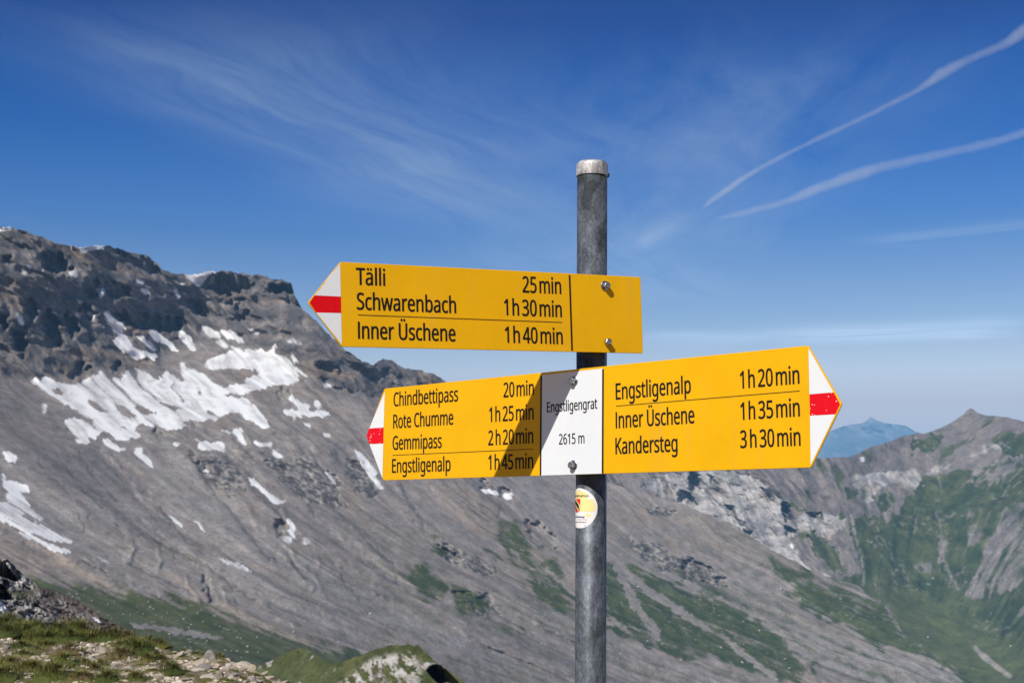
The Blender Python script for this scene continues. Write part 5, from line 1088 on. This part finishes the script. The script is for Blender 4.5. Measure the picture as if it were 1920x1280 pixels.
M_YEL = mat_paint('yellow sign paint', (0.80, 0.418, 0.003), chips=0.03, size=60.0, dirt=0.08, rad=0.055)
M_WHI = mat_paint('white sign paint', (0.735, 0.755, 0.765), dirt=0.04, chips=0.012, chip_col=(0.2, 0.19, 0.18), size=70, rad=0.06)
M_RED = mat_paint('red sign paint', (0.72, 0.004, 0.014), chips=0.34, size=210.0, rad=0.22)
M_RED0 = mat_paint('red sign paint worn', (0.70, 0.003, 0.008), chips=0.02, size=260.0)
M_BLK = smat('black lettering', (0.011, 0.0105, 0.012), 0.6, 0.12)
M_ALU = smat('bare aluminium', (0.55, 0.55, 0.54), 0.45, 0.5, 0.9)
M_GAL = mat_steel('galvanised tube', (0.108, 0.122, 0.138), 0.52, 0.42)
M_CAP = mat_steel('cast aluminium cap', (0.52, 0.50, 0.475), 0.46, 0.45)
M_BOLT = mat_steel('zinc bolt', (0.33, 0.34, 0.36), 0.34, 0.9)
M_DARK = smat('dark rivet', (0.03, 0.03, 0.032), 0.5)

POLE_R = 0.03015
AX = Vector((0.15732723, 2.7937493, 0.2718978))          # pole axis at the gap between the boards

class Board:
    def __init__(s, name, label, yaw, roll):
        y = math.radians(yaw); r = math.radians(roll)
        s.n = Vector((math.sin(y), -math.cos(y), 0)); u = Vector((math.cos(y), math.sin(y), 0))
        s.P0 = AX + s.n * 0.052
        s.U = u * math.cos(r) + Vector((0, 0, math.sin(r))); s.V = -u * math.sin(r) + Vector((0, 0, math.cos(r)))
        s.root = empty(name, s.P0)
        m = Matrix((s.U, -s.n, s.V)).transposed().to_4x4(); m.translation = s.P0; s.root.matrix_world = m
        tag(s.root, label, 'sign')
    def at(s, x, y):
        """where the sight line through a measured photo point meets the board, in board millimetres -> metres"""
        d = Vector(ray(x, y)); t = s.P0.dot(s.n) / d.dot(s.n); w = d * t - s.P0
        return w.dot(s.U), w.dot(s.V)
    def sheet(s, name, pts, lift, mat, parent=None, label=None):
        me = mesh_from(name, [(u, -lift, v) for u, v in pts], [tuple(range(len(pts)))], mat)
        bm = bmesh.new(); bm.from_mesh(me); bmesh.ops.triangulate(bm, faces=bm.faces[:])
        for f in bm.faces:
            if f.normal.y > 0: f.normal_flip()
        bm.to_mesh(me); bm.free()
        o = link(name, me, parent=parent or s.root)
        if label: o['label'] = label
        return o
    def line(s, name, a, b, w, lift=0.0006, parent=None):
        (u0, v0), (u1, v1) = a, b; d = Vector((u1 - u0, v1 - v0)).normalized() * (w / 2); n = (-d.y, d.x)
        return s.sheet(name, [(u0 - n[0], v0 - n[1]), (u1 - n[0], v1 - n[1]), (u1 + n[0], v1 + n[1]), (u0 + n[0], v0 + n[1])], lift, M_BLK, parent)
    def text(s, name, string, l, r, cap_px, bold=0.00062, lift=0.0006, parent=None):
        a, b = s.at(*l), s.at(*r); t = s.at(l[0], l[1] - cap_px); cap = math.hypot(t[0] - a[0], t[1] - a[1])
        V, F = text_faces(string, b[0] - a[0], cap, bold); k = (b[1] - a[1]) / (b[0] - a[0])
        me = mesh_from(name, [(a[0] + v.x, -lift, a[1] + v.y + v.x * k) for v in V], F, M_BLK)
        bm = bmesh.new(); bm.from_mesh(me)
        for f in bm.faces:
            if f.normal.y > 0: f.normal_flip()
        bm.to_mesh(me); bm.free()
        return link(name, me, parent=parent or s.root)
    def panel(s, pts, mat, th=0.003, rad=0.0045, name='panel'):
        P = []                                               # rounded corners
        n = len(pts)
        for i in range(n):
            p, a, b = Vector(pts[i]), Vector(pts[i - 1]), Vector(pts[(i + 1) % n])
            da, db = (a - p).normalized(), (b - p).normalized()
            for t in (0, .25, .5, .75, 1):
                A_, B_ = p + da * rad, p + db * rad
                P.append((1 - t) ** 2 * A_ + 2 * t * (1 - t) * p + t * t * B_)
        bm = bmesh.new(); vs = [bm.verts.new((q.x, 0, q.y)) for q in P]; f = bm.faces.new(vs)
        ex = bmesh.ops.extrude_face_region(bm, geom=[f]); bmesh.ops.translate(bm, verts=[e for e in ex['geom'] if isinstance(e, bmesh.types.BMVert)], vec=(0, th, 0))
        bmesh.ops.recalc_face_normals(bm, faces=bm.faces[:])
        rim = [e for e in bm.edges if abs(e.verts[0].co.y - e.verts[1].co.y) < 1e-6]
        bmesh.ops.bevel(bm, geom=rim, offset=0.0008, segments=2, affect='EDGES', profile=0.5)
        me = bpy.data.meshes.new(name); bm.to_mesh(me); bm.free(); me.materials.append(mat)
        return link(name, me, parent=s.root)
    def bolt(s, x, y, washer, spin=0.0, prot=0.011):
        u, v = s.at(x, y)
        # the measured point is the middle of the head, which stands proud of the board
        sh = Vector(ray(x, y)).normalized(); k = prot * 0.8 / abs(sh.dot(s.n)); u -= k * sh.dot(s.U); v -= k * sh.dot(s.V)
        bm = bmesh.new()
        def prism(r, y0, y1, n, ch, rot=0.0):
            prof = [(r, y0), (r, y1 + ch), (r - ch, y1)]; rings = []
            for (rr, yy) in prof: rings.append([bm.verts.new((rr * math.cos(rot + 2 * math.pi * i / n), yy, rr * math.sin(rot + 2 * math.pi * i / n))) for i in range(n)])
            for a, b in zip(rings, rings[1:]):
                for i in range(n): bm.faces.new((a[i], a[(i + 1) % n], b[(i + 1) % n], b[i]))
            bm.faces.new(rings[-1])
        prism(0.0072, -(0.0022 if washer else 0.003), -prot, 6, 0.0008, spin)
        prism(0.0058, -prot + 0.0001, -prot - 0.0004, 20, 0.0003)
        if not washer: prism(0.0042, 0, -0.0035, 14, 0.0001)
        bmesh.ops.recalc_face_normals(bm, faces=bm.faces[:])
        me = bpy.data.meshes.new('bolt'); bm.to_mesh(me); bm.free(); me.materials.append(M_BOLT)
        o = link('bolt', me, parent=s.root); o.location = (u, 0, v)
        if washer:
            bm = bmesh.new(); n = 36; rings = []
            for (rr, yy) in [(0.0098, 0.0), (0.0098, -0.0014), (0.0090, -0.0020), (0.0062, -0.0023), (0.0062, 0.0)]: rings.append([bm.verts.new((rr * math.cos(2 * math.pi * i / n), yy, rr * math.sin(2 * math.pi * i / n))) for i in range(n)])
            for a, b in zip(rings, rings[1:]):
                for i in range(n): bm.faces.new((a[i], a[(i + 1) % n], b[(i + 1) % n], b[i]))
            bmesh.ops.recalc_face_normals(bm, faces=bm.faces[:])
            me = bpy.data.meshes.new('washer'); bm.to_mesh(me); bm.free(); me.materials.append(M_BOLT)
            for p in me.polygons: p.use_smooth = False
            link('washer', me, parent=o)
        # clamp behind the board: a channel piece that bears on the pole, and the band round it
        bm = bmesh.new(); bmesh.ops.create_cube(bm, size=1.0, matrix=Matrix.Translation((0, 0.0135, v)) @ Matrix.Diagonal((0.046, 0.021, 0.022, 1)))
        bmesh.ops.bevel(bm, geom=bm.edges[:], offset=0.0015, segments=1, affect='EDGES')
        n = 32
        for i in range(n):
            a0, a1 = 2 * math.pi * i / n, 2 * math.pi * (i + 1) / n
            q = []
            for (rr, dz) in ((POLE_R + 0.0025, -0.009), (POLE_R + 0.0025, 0.009), (POLE_R + 0.0002, 0.009), (POLE_R + 0.0002, -0.009)):
                q.append([bm.verts.new((rr * math.cos(a), 0.052 + rr * math.sin(a), v + dz)) for a in (a0, a1)])
            for j in range(4): bm.faces.new((q[j][0], q[j][1], q[(j + 1) % 4][1], q[(j + 1) % 4][0]))
        bmesh.ops.remove_doubles(bm, verts=bm.verts[:], dist=1e-6); bmesh.ops.recalc_face_normals(bm, faces=bm.faces[:])
        me = bpy.data.meshes.new('clamp'); bm.to_mesh(me); bm.free(); me.materials.append(M_ALU)
        link('clamp', me, parent=s.root)

# ---- upper board, pointing left
def build_upper():
    B = Board('direction_sign', 'upper yellow arrow sign pointing left, headed by Tälli, bolted to the grey pole', 26.86, 1.6)
    B.panel([(-0.5408, 0.1672), (0.0874, 0.1672), (0.0874, 0.0154), (-0.5408, 0.0154), (-0.6024, 0.0918)], M_YEL)
    P = B.at
    # white tip with ragged paint edge along the upper rim, red stripe across it
    rag = [(590.3, 553.6), (596, 546), (601, 541.5), (603.5, 536.5), (608, 533), (609.5, 528.5), (613, 524.5), (615.5, 520), (619, 516), (622, 511.5), (625, 509.5), (631, 502.5), (632.5, 500), (634.5, 498.5), (637.9, 493.4)]
    tip = B.sheet('arrow_tip', [P(*q) for q in rag + [(638.9, 555.9)]], 0.0004, M_WHI)
    tip2 = B.sheet('arrow_tip', [P(*q) for q in [(592.8, 585.9), (639.6, 587.0), (641.0, 645.8)]], 0.0004, M_WHI)
    B.sheet('red_stripe', [P(*q) for q in [(589.6, 554.0), (638.95, 556.1), (639.55, 586.8), (592.6, 585.7), (580.3, 567.4)]], 0.0004, M_RED0)
    B.line('divider', P(1067.6, 515.8), P(1072.4, 656.8), 0.0036)
    B.line('rule', P(670.8, 590.2), P(1053.4, 604.2), 0.0011)
    c = 31.2
    B.text('destination_text', 'Tälli', (667.3, 533.3), (722.3, 535.6), c)
    B.text('destination_text', 'Schwarenbach', (668.9, 579.8), (855.2, 586.8), c)
    B.text('destination_text', 'Inner Üschene', (671.0, 634.3), (854.2, 639.6), c)
    B.text('time_text', '25¦min', (979.6, 547.9), (1052.2, 550.9), 30.0)
    B.text('time_text', '1·h‹30¦min', (945.0, 590.4), (1053.4, 594.2), 30.0)
    B.text('time_text', '1·h‹40¦min', (946.6, 641.9), (1055.2, 644.9), 30.0)
    B.bolt(1138.6, 534.8, True, 0.35); B.bolt(1141.2, 640.5, False, 0.15, 0.0105)

def build_lower():
    B = Board('direction_sign', 'lower double-ended yellow arrow sign with white Engstligengrat 2615 m field in its middle', -45.58, 0.48)
    B.panel([(-0.5790, -0.0163), (0.5385, -0.0163), (0.6000, -0.1180), (0.5365, -0.2202), (-0.5815, -0.2202), (-0.6425, -0.1187)], M_YEL)
    P = B.at
    B.sheet('arrow_tip', [P(*q) for q in [(721.8, 734.5), (719.6, 801.0), (692.6, 802.8)]], 0.0004, M_WHI)
    B.sheet('arrow_tip', [P(*q) for q in [(718.9, 831.2), (717.2, 896.0), (693.0, 832.4)]], 0.0004, M_WHI)
    B.sheet('red_stripe', [P(*q) for q in [(719.6, 801.2), (718.9, 831.0), (692.8, 832.0), (687.5, 817.0), (692.2, 802.8)]], 0.0004, M_RED)
    B.sheet('arrow_tip', [P(*q) for q in [(1516.2, 652.8), (1563.2, 735.2), (1518.0, 738.8)]], 0.0004, M_WHI)
    B.sheet('arrow_tip', [P(*q) for q in [(1518.9, 779.2), (1566.2, 776.6), (1520.3, 871.0)]], 0.0004, M_WHI)
    B.sheet('red_stripe', [P(*q) for q in [(1518.0, 739.0), (1563.5, 735.6), (1575.2, 757.4), (1566.4, 776.2), (1518.9, 778.9)]], 0.0004, M_RED)
    f = B.sheet('name_field', [P(*q) for q in [(1015.9, 702.9), (1130.6, 690.7), (1130.0, 887.3), (1014.3, 891.0)]], 0.0004, M_WHI)
    B.text('place_name_text', 'Engstligengrat', (1026.0, 772.9), (1120.5, 765.5), 19.0, 0.00046, 0.0008, f)
    B.text('altitude_text', '2615 m', (1048.6, 832.9), (1096.4, 830.7), 19.4, 0.00036, 0.0008, f)
    B.line('divider', P(1015.2, 703.6), P(1013.9, 890.4), 0.0042, 0.0007)
    B.line('divider', P(1131.0, 691.6), P(1130.2, 886.8), 0.0042, 0.0007)
    B.line('rule', P(736.2, 853.1), P(999.8, 841.4), 0.0011)
    B.line('rule', P(1155, 761.0), P(1499.8, 732.5), 0.0011)
    c = 25.4; b = 0.00060
    B.text('destination_text', 'Chindbettipass', (738.1, 761.5), (859.2, 751.6), c, b)
    B.text('destination_text', 'Rote Chumme', (737.4, 802.7), (850.2, 795.3), c, b)
    B.text('destination_text', 'Gemmipass', (736.3, 842.8), (828.5, 839.1), c, b)
    B.text('destination_text', 'Engstligenalp', (735.3, 885.8), (845.2, 882.3), c, b)
    d = 27.2
    B.text('time_text', '20¦min', (944.3, 744.8), (1001.4, 740.1), d, b)
    B.text('time_text', '1·h‹25¦min', (917.4, 790.8), (1001.0, 785.7), d, b)
    B.text('time_text', '2‹h‹20¦min', (915.8, 834.4), (1000.3, 830.4), d, b)
    B.text('time_text', '1·h‹45¦min', (915.9, 880.2), (1000.1, 877.6), d, b)
    B.text('destination_text', 'Engstligenalp', (1154.8, 748.8), (1295.9, 736.3), 30.0, b)
    B.text('destination_text', 'Inner Üschene', (1154.8, 802.5), (1302.5, 792.6), 30.0, b)
    B.text('destination_text', 'Kandersteg', (1154.3, 850.9), (1270.9, 845.6), 30.0, b)
    B.text('time_text', '1·h‹20¦min', (1388.0, 728.2), (1499.6, 718.5), 32.3, b)
    B.text('time_text', '1·h‹35¦min', (1388.8, 786.8), (1500.3, 779.7), 32.3, b)
    B.text('time_text', '3‹h‹30¦min', (1388.3, 839.3), (1501.7, 834.7), 32.3, b)
    B.bolt(1071.0, 713.8, True, 0.2); B.bolt(1070.0, 871.6, True, 0.5)

# ---- pole with cap and sticker
def build_pole():
    k = 0.00966; zb = -1.70; base = Vector((0.16054 + k * (zb - 0.63113), AX.y, zb))
    root = empty('signpost', base); root.rotation_euler = (0, math.atan(k), 0)
    tag(root, 'galvanised grey steel pole with round cap and sticker, carrying the yellow signs', 'signpost')
    def lathe(name, prof, mat, n=72, parent=root):
        V, F = [], []
        for (r, z) in prof:
            for i in range(n): V.append((r * math.cos(2 * math.pi * i / n), r * math.sin(2 * math.pi * i / n), z))
        for j in range(len(prof) - 1):
            for i in range(n): F.append((j * n + i, j * n + (i + 1) % n, (j + 1) * n + (i + 1) % n, (j + 1) * n + i))
        F.append(tuple(range(n - 1, -1, -1))); F.append(tuple((len(prof) - 1) * n + i for i in range(n)))
        me = mesh_from(name, V, F, mat, smooth=True)
        me.polygons[-1].use_smooth = False
        return link(name, me, parent=parent)
    h = lambda z: z - zb
    lathe('pole', [(POLE_R, 0), (POLE_R, h(0.668))], M_GAL)
    z0 = h(0.6458)
    prof = [(0.0302, z0 + 0.0005), (0.0320, z0), (0.0322, z0 + 0.0008), (0.0316, z0 + 0.022)] + [(0.0316 - 0.009 + 0.009 * math.cos(t), z0 + 0.022 + 0.0085 * math.sin(t)) for t in (0.25, 0.5, 0.75, 1.0, 1.25, 1.45)] + [(0.013, z0 + 0.0318), (0.009, z0 + 0.0325), (0.004, z0 + 0.0330)]
    cap = lathe('cap', prof, M_CAP)
    bm = bmesh.new(); bmesh.ops.create_uvsphere(bm, u_segments=14, v_segments=8, radius=0.0048)
    me = bpy.data.meshes.new('rivet'); bm.to_mesh(me); bm.free(); me.materials.append(M_DARK)
    for p in me.polygons: p.use_smooth = True
    cam_dir = math.atan2(-base.y, -base.x + -0.0)            # direction from the pole to the camera
    def cyl(s, z, r): a = cam_dir + s / POLE_R; return (r * math.cos(a), r * math.sin(a), z)
    o = link('rivet', me, parent=cap); o.location = cyl(0.0470, z0 + 0.003, 0.0320); o.scale = (0.6, 0.6, 1.0)
    bm = bmesh.new(); bmesh.ops.create_uvsphere(bm, u_segments=10, v_segments=6, radius=0.0010)
    me = bpy.data.meshes.new('rivet'); bm.to_mesh(me); bm.free(); me.materials.append(M_DARK)
    o = link('rivet', me, parent=cap); o.location = cyl(-0.0062, z0 + 0.0195, 0.0315)
    # sticker, wrapped round the tube
    zc = h(-0.0128)
    def wrap(name, V, F, lift, mat, parent):
        me = mesh_from(name, [cyl(u, zc + v, POLE_R + lift) for u, v in V], F, mat)
        bm = bmesh.new(); bm.from_mesh(me)
        for f in bm.faces:
            c = f.calc_center_median()
            if f.normal.x * c.x + f.normal.y * c.y < 0: f.normal_flip()
        bm.to_mesh(me); bm.free(); return link(name, me, parent=parent)
    SCX = -0.0262
    def fine(V, F, lim=0.0022):
        """splits long edges so that a flat patch can follow the round tube"""
        bm = bmesh.new(); vs = [bm.verts.new((v[0], v[1], 0)) for v in V]
        for f in F: bm.faces.new([vs[i] for i in f])
        for _ in range(6):
            e = [e for e in bm.edges if e.calc_length() > lim]
            if not e: break
            bmesh.ops.subdivide_edges(bm, edges=e, cuts=1); bmesh.ops.triangulate(bm, faces=bm.faces[:])
        bm.verts.index_update(); V2 = [(v.co.x, v.co.y) for v in bm.verts]; F2 = [tuple(v.index for v in f.verts) for f in bm.faces]; bm.free()
        return V2, F2
    def disc(r, n, rings, fn=None):
        V, F = [(SCX, 0)], []
        for j in range(1, rings + 1):
            for i in range(n):
                a = 2 * math.pi * i / n; q = r * j / rings * (1 + (0.012 * math.sin(9 * a) * math.sin(4 * a + 1) if j == rings and abs(math.sin(a / 2 + 1.2)) > 0.3 else 0)); V.append((SCX + q * math.cos(a), q * math.sin(a)))
        for i in range(n): F.append((0, 1 + i, 1 + (i + 1) % n))
        for j in range(rings - 1):
            for i in range(n): F.append((1 + j * n + i, 1 + (j + 1) * n + i, 1 + (j + 1) * n + (i + 1) % n, 1 + j * n + (i + 1) % n))
        return V, F
    m_w = mat_paint('sticker white', (0.80, 0.78, 0.76), dirt=0.08)
    m_y = mat_paint('sticker faded yellow', (0.86, 0.72, 0.30), dirt=0.12)
    m_y2 = smat('sticker yellow', (0.83, 0.58, 0.10), 0.5); m_r = smat('sticker red', (0.70, 0.008, 0.03), 0.5); m_k = smat('sticker black', (0.015, 0.013, 0.014), 0.5)
    m_n = smat('sticker navy', (0.05, 0.045, 0.12), 0.5); m_g = smat('sticker grey', (0.55, 0.54, 0.56), 0.5)
    V, F = disc(0.0385, 72, 26); st = wrap('sticker', V, F, 0.0003, m_w, root)
    V, F = disc(0.0335, 72, 26)
    # yellow field: the disc above its lower chord, with a torn upper right edge
    keep = [f for f in F if sum(V[i][1] for i in f) / len(f) > -0.006 and not (sum(V[i][0] for i in f) / len(f) > SCX + 0.017 and 0.017 < sum(V[i][1] for i in f) / len(f) < 0.0275)]
    wrap('yellow_field', V, keep, 0.0006, m_y, st)
    def dense(p, k=5):
        return [(a[0] + (b[0] - a[0]) * t / k, a[1] + (b[1] - a[1]) * t / k) for a, b in zip(p, p[1:] + p[:1]) for t in range(k)]
    from mathutils.geometry import tessellate_polygon
    def patch(name, pts, lift, mat, parent):
        p = dense(pts); tri = tessellate_polygon([[Vector((a, b, 0)) for a, b in p]]); return wrap(name, *fine(p, [tuple(t) for t in tri]), lift, mat, parent)
    # cantonal shield: red with a yellow bend and a walking black bear
    sx0, sx1, sy0, sy1 = -0.0445, -0.0226, 0.0180, -0.0085
    u = lambda a, b: (sx0 + (sx1 - sx0) * a, sy0 + (sy1 - sy0) * b)
    cr = patch('crest', [u(0, 0), u(0.5, 0), u(1, 0), u(1, 0.35), u(0.98, 0.62), u(0.88, 0.8), u(0.7, 0.93), u(0.5, 1), u(0.3, 0.93), u(0.12, 0.8), u(0.02, 0.62), u(0, 0.35)], 0.0009, m_r, st)
    patch('crest_band', [u(0, 0), u(0.30, 0), u(0.65, 0.2), u(1, 0.48), u(0.99, 0.6), u(0.92, 0.78), u(0.78, 0.9), u(0.45, 0.68), u(0, 0.40)], 0.0012, m_y, cr)
    patch('bear', [u(0.08, 0.10), u(0.2, 0.05), u(0.28, 0.12), u(0.40, 0.13), u(0.62, 0.27), u(0.82, 0.42), u(0.90, 0.60), u(0.93, 0.80), u(0.86, 0.86), u(0.78, 0.82), u(0.82, 0.72), u(0.72, 0.60), u(0.66, 0.68), u(0.64, 0.80), u(0.54, 0.76), u(0.57, 0.62), u(0.50, 0.50), u(0.42, 0.50), u(0.36, 0.64), u(0.26, 0.60), u(0.32, 0.46), u(0.28, 0.36), u(0.16, 0.42), u(0.08, 0.36), u(0.18, 0.28), u(0.14, 0.20)], 0.0015, m_k, cr)
    patch('diamond', [(-0.0135, -0.0128), (-0.0069, -0.0083), (-0.0003, -0.0128), (-0.0069, -0.0173)], 0.0006, m_y, st)
    for (s_, x0, x1, y, cap_, m, b) in (('Signalisation', -0.0480, -0.0050, 0.0218, 0.0046, m_k, 0.00016), ('Berner Wanderwege', -0.0460, -0.0126, -0.0178, 0.0030, m_n, 0.00016), ('Berne Rando', -0.0276, -0.0069, -0.0224, 0.0027, m_g, 0.00006), ('www.bernerwanderwege.ch', -0.0440, -0.0093, -0.0272, 0.0022, m_n, 0.00005)):
        V, F = text_faces(s_, x1 - x0, cap_, b); V, F = fine([(v.x, v.y) for v in V], F); wrap('lettering', [(x0 + a, y + b_) for a, b_ in V], F, 0.0009, m, st)
    for (a, b) in ((-0.0250, 0.0336), (-0.0120, -0.0322)):
        wrap('pin_hole', [(a + 0.0008 * math.cos(t), b + 0.0008 * math.sin(t)) for t in np.linspace(0, 5.5, 8)], [tuple(range(8))], 0.0009, m_k, st)
build_upper(); build_lower(); build_pole()

# ------------------------------------------------------------------ contrails: long plumes of ice cloud, nine kilometres up
def contrail(label, pts, dens):
    H = 9000.0; seg = []
    P = np.array(pts, float); t = np.concatenate([[0], np.cumsum(np.hypot(np.diff(P[:, 0]), np.diff(P[:, 1])))])
    tt = np.arange(0, t[-1], 5.0); x, y, w = [np.interp(tt, t, P[:, i]) for i in range(3)]
    for _ in range(2):
        for a in (x, y, w): a[1:-1] = (a[:-2] + 2 * a[1:-1] + a[2:]) / 4
    y = y + fbm(tt / 60, 3.0 + dens * 1000, 0, 3) * 1.2
    d = ray(x, y); C = d * (H / d[:, 2:3]); dist = np.linalg.norm(C, axis=1)
    r = w / FPX * dist * 0.66 * (1 + 0.12 * fbm(tt / 50, 1.7, dens, 4))
    r[:6] *= np.linspace(0.2, 0.95, 6); r[-4:] *= np.linspace(0.9, 0.15, 4)
    T = np.gradient(C, axis=0); T /= np.linalg.norm(T, axis=1)[:, None]
    A_ = np.cross(T, (0, 0, 1.0)); A_ /= np.linalg.norm(A_, axis=1)[:, None]; B_ = np.cross(T, A_)
    n = 14; a = np.linspace(0, 2 * math.pi, n, endpoint=False)
    rr = r[:, None] * (1 + 0.22 * perlin(tt[:, None] / 12, np.cos(a)[None] * 1.3, np.sin(a)[None] * 1.3))
    G = C[:, None] + rr[..., None] * (np.cos(a)[None, :, None] * A_[:, None] + np.sin(a)[None, :, None] * B_[:, None])
    m = len(tt); V = G.reshape(-1, 3); F = [(i * n + j, i * n + (j + 1) % n, (i + 1) * n + (j + 1) % n, (i + 1) * n + j) for i in range(m - 1) for j in range(n)]
    F += [tuple(range(n - 1, -1, -1)), tuple((m - 1) * n + j for j in range(n))]
    ma = bpy.data.materials.new('contrail ice cloud'); ma.use_nodes = True; N = NT(ma.node_tree)
    out = N.n('ShaderNodeOutputMaterial'); pv = N.n('ShaderNodeVolumePrincipled')
    pv.inputs['Color'].default_value = (0.86, 0.93, 1.0, 1); pv.inputs['Density'].default_value = dens; pv.inputs['Anisotropy'].default_value = -0.35
    N.t.links.new(pv.outputs[0], out.inputs['Volume'])
    o = tag(link('contrail', mesh_from('contrail', V, F, ma, smooth=True)), label, 'contrail', 'contrails in the blue sky')
    G2 = C[:, None] + (G - C[:, None]) * (0.58 + 0.12 * fbm(tt / 22, 5.0, dens, 3))[:, None, None]
    link('core', mesh_from('core', G2.reshape(-1, 3), F, ma, smooth=True), parent=o)
contrail('upper of the two white contrails, rising steeply to the right edge of the sky', [(1312, 395, 3), (1322, 386, 6), (1335, 375, 9), (1355, 362, 10), (1390, 337, 9), (1430, 312, 8), (1480, 287, 8), (1530, 262, 8), (1600, 230, 8), (1660, 200, 8), (1720, 170, 9), (1745, 153, 12), (1760, 141, 15), (1800, 119, 14), (1850, 98, 12), (1890, 80, 14), (1920, 57, 18), (1965, 25, 18)], 0.00060)
contrail('lower of the two white contrails, broader and flatter, right of the pole top', [(1335, 411, 4), (1350, 408, 8), (1390, 400, 10), (1440, 388, 10), (1490, 372, 12), (1530, 355, 17), (1580, 337, 18), (1640, 317, 17), (1700, 303, 15), (1760, 290, 14), (1820, 277, 13), (1880, 262, 13), (1920, 250, 14), (1985, 234, 14)], 0.00052)

# ------------------------------------------------------------------ the air
def build_haze():
    x0, x1, y0, y1, z0, z1 = -4500, 12000, -300, 24500, HAZE_FLOOR, HAZE_TOP
    V = [(x, y, z) for z in (z0, z1) for y in (y0, y1) for x in (x0, x1)]
    F = [(0, 2, 3, 1), (4, 5, 7, 6), (0, 1, 5, 4), (2, 6, 7, 3), (0, 4, 6, 2), (1, 3, 7, 5)]
    ma = bpy.data.materials.new('haze'); ma.use_nodes = True; N = NT(ma.node_tree)
    out = N.n('ShaderNodeOutputMaterial'); pv = N.n('ShaderNodeVolumePrincipled')
    pv.inputs['Color'].default_value = HAZE_COL; pv.inputs['Density'].default_value = HAZE_DENS; pv.inputs['Anisotropy'].default_value = -0.25
    N.t.links.new(pv.outputs[0], out.inputs['Volume'])
    tag(link('haze', mesh_from('haze', V, F, ma)), kind='stuff')
HAZE_DENS, HAZE_COL, HAZE_FLOOR, HAZE_TOP = 5.2e-5, (0.22, 0.56, 0.97, 1), -2600.0, 1230.0
build_haze()
_zs = [(o.name, (o.matrix_world @ Vector(c)).z) for o in SC.objects if o.type == 'MESH' and o.name.split('.')[0] not in ('contrail', 'haze') for c in o.bound_box]
print('z range', min(_zs, key=lambda t: t[1]), max(_zs, key=lambda t: t[1]))
for nm in ('mountain', 'mountain.001', 'mountain.002', 'hill', 'ground'):
    o = bpy.data.objects.get(nm)
    if o: b = np.array([c[:] for c in o.bound_box]); print(nm, b.min(0).round(), b.max(0).round(), len(o.data.vertices))
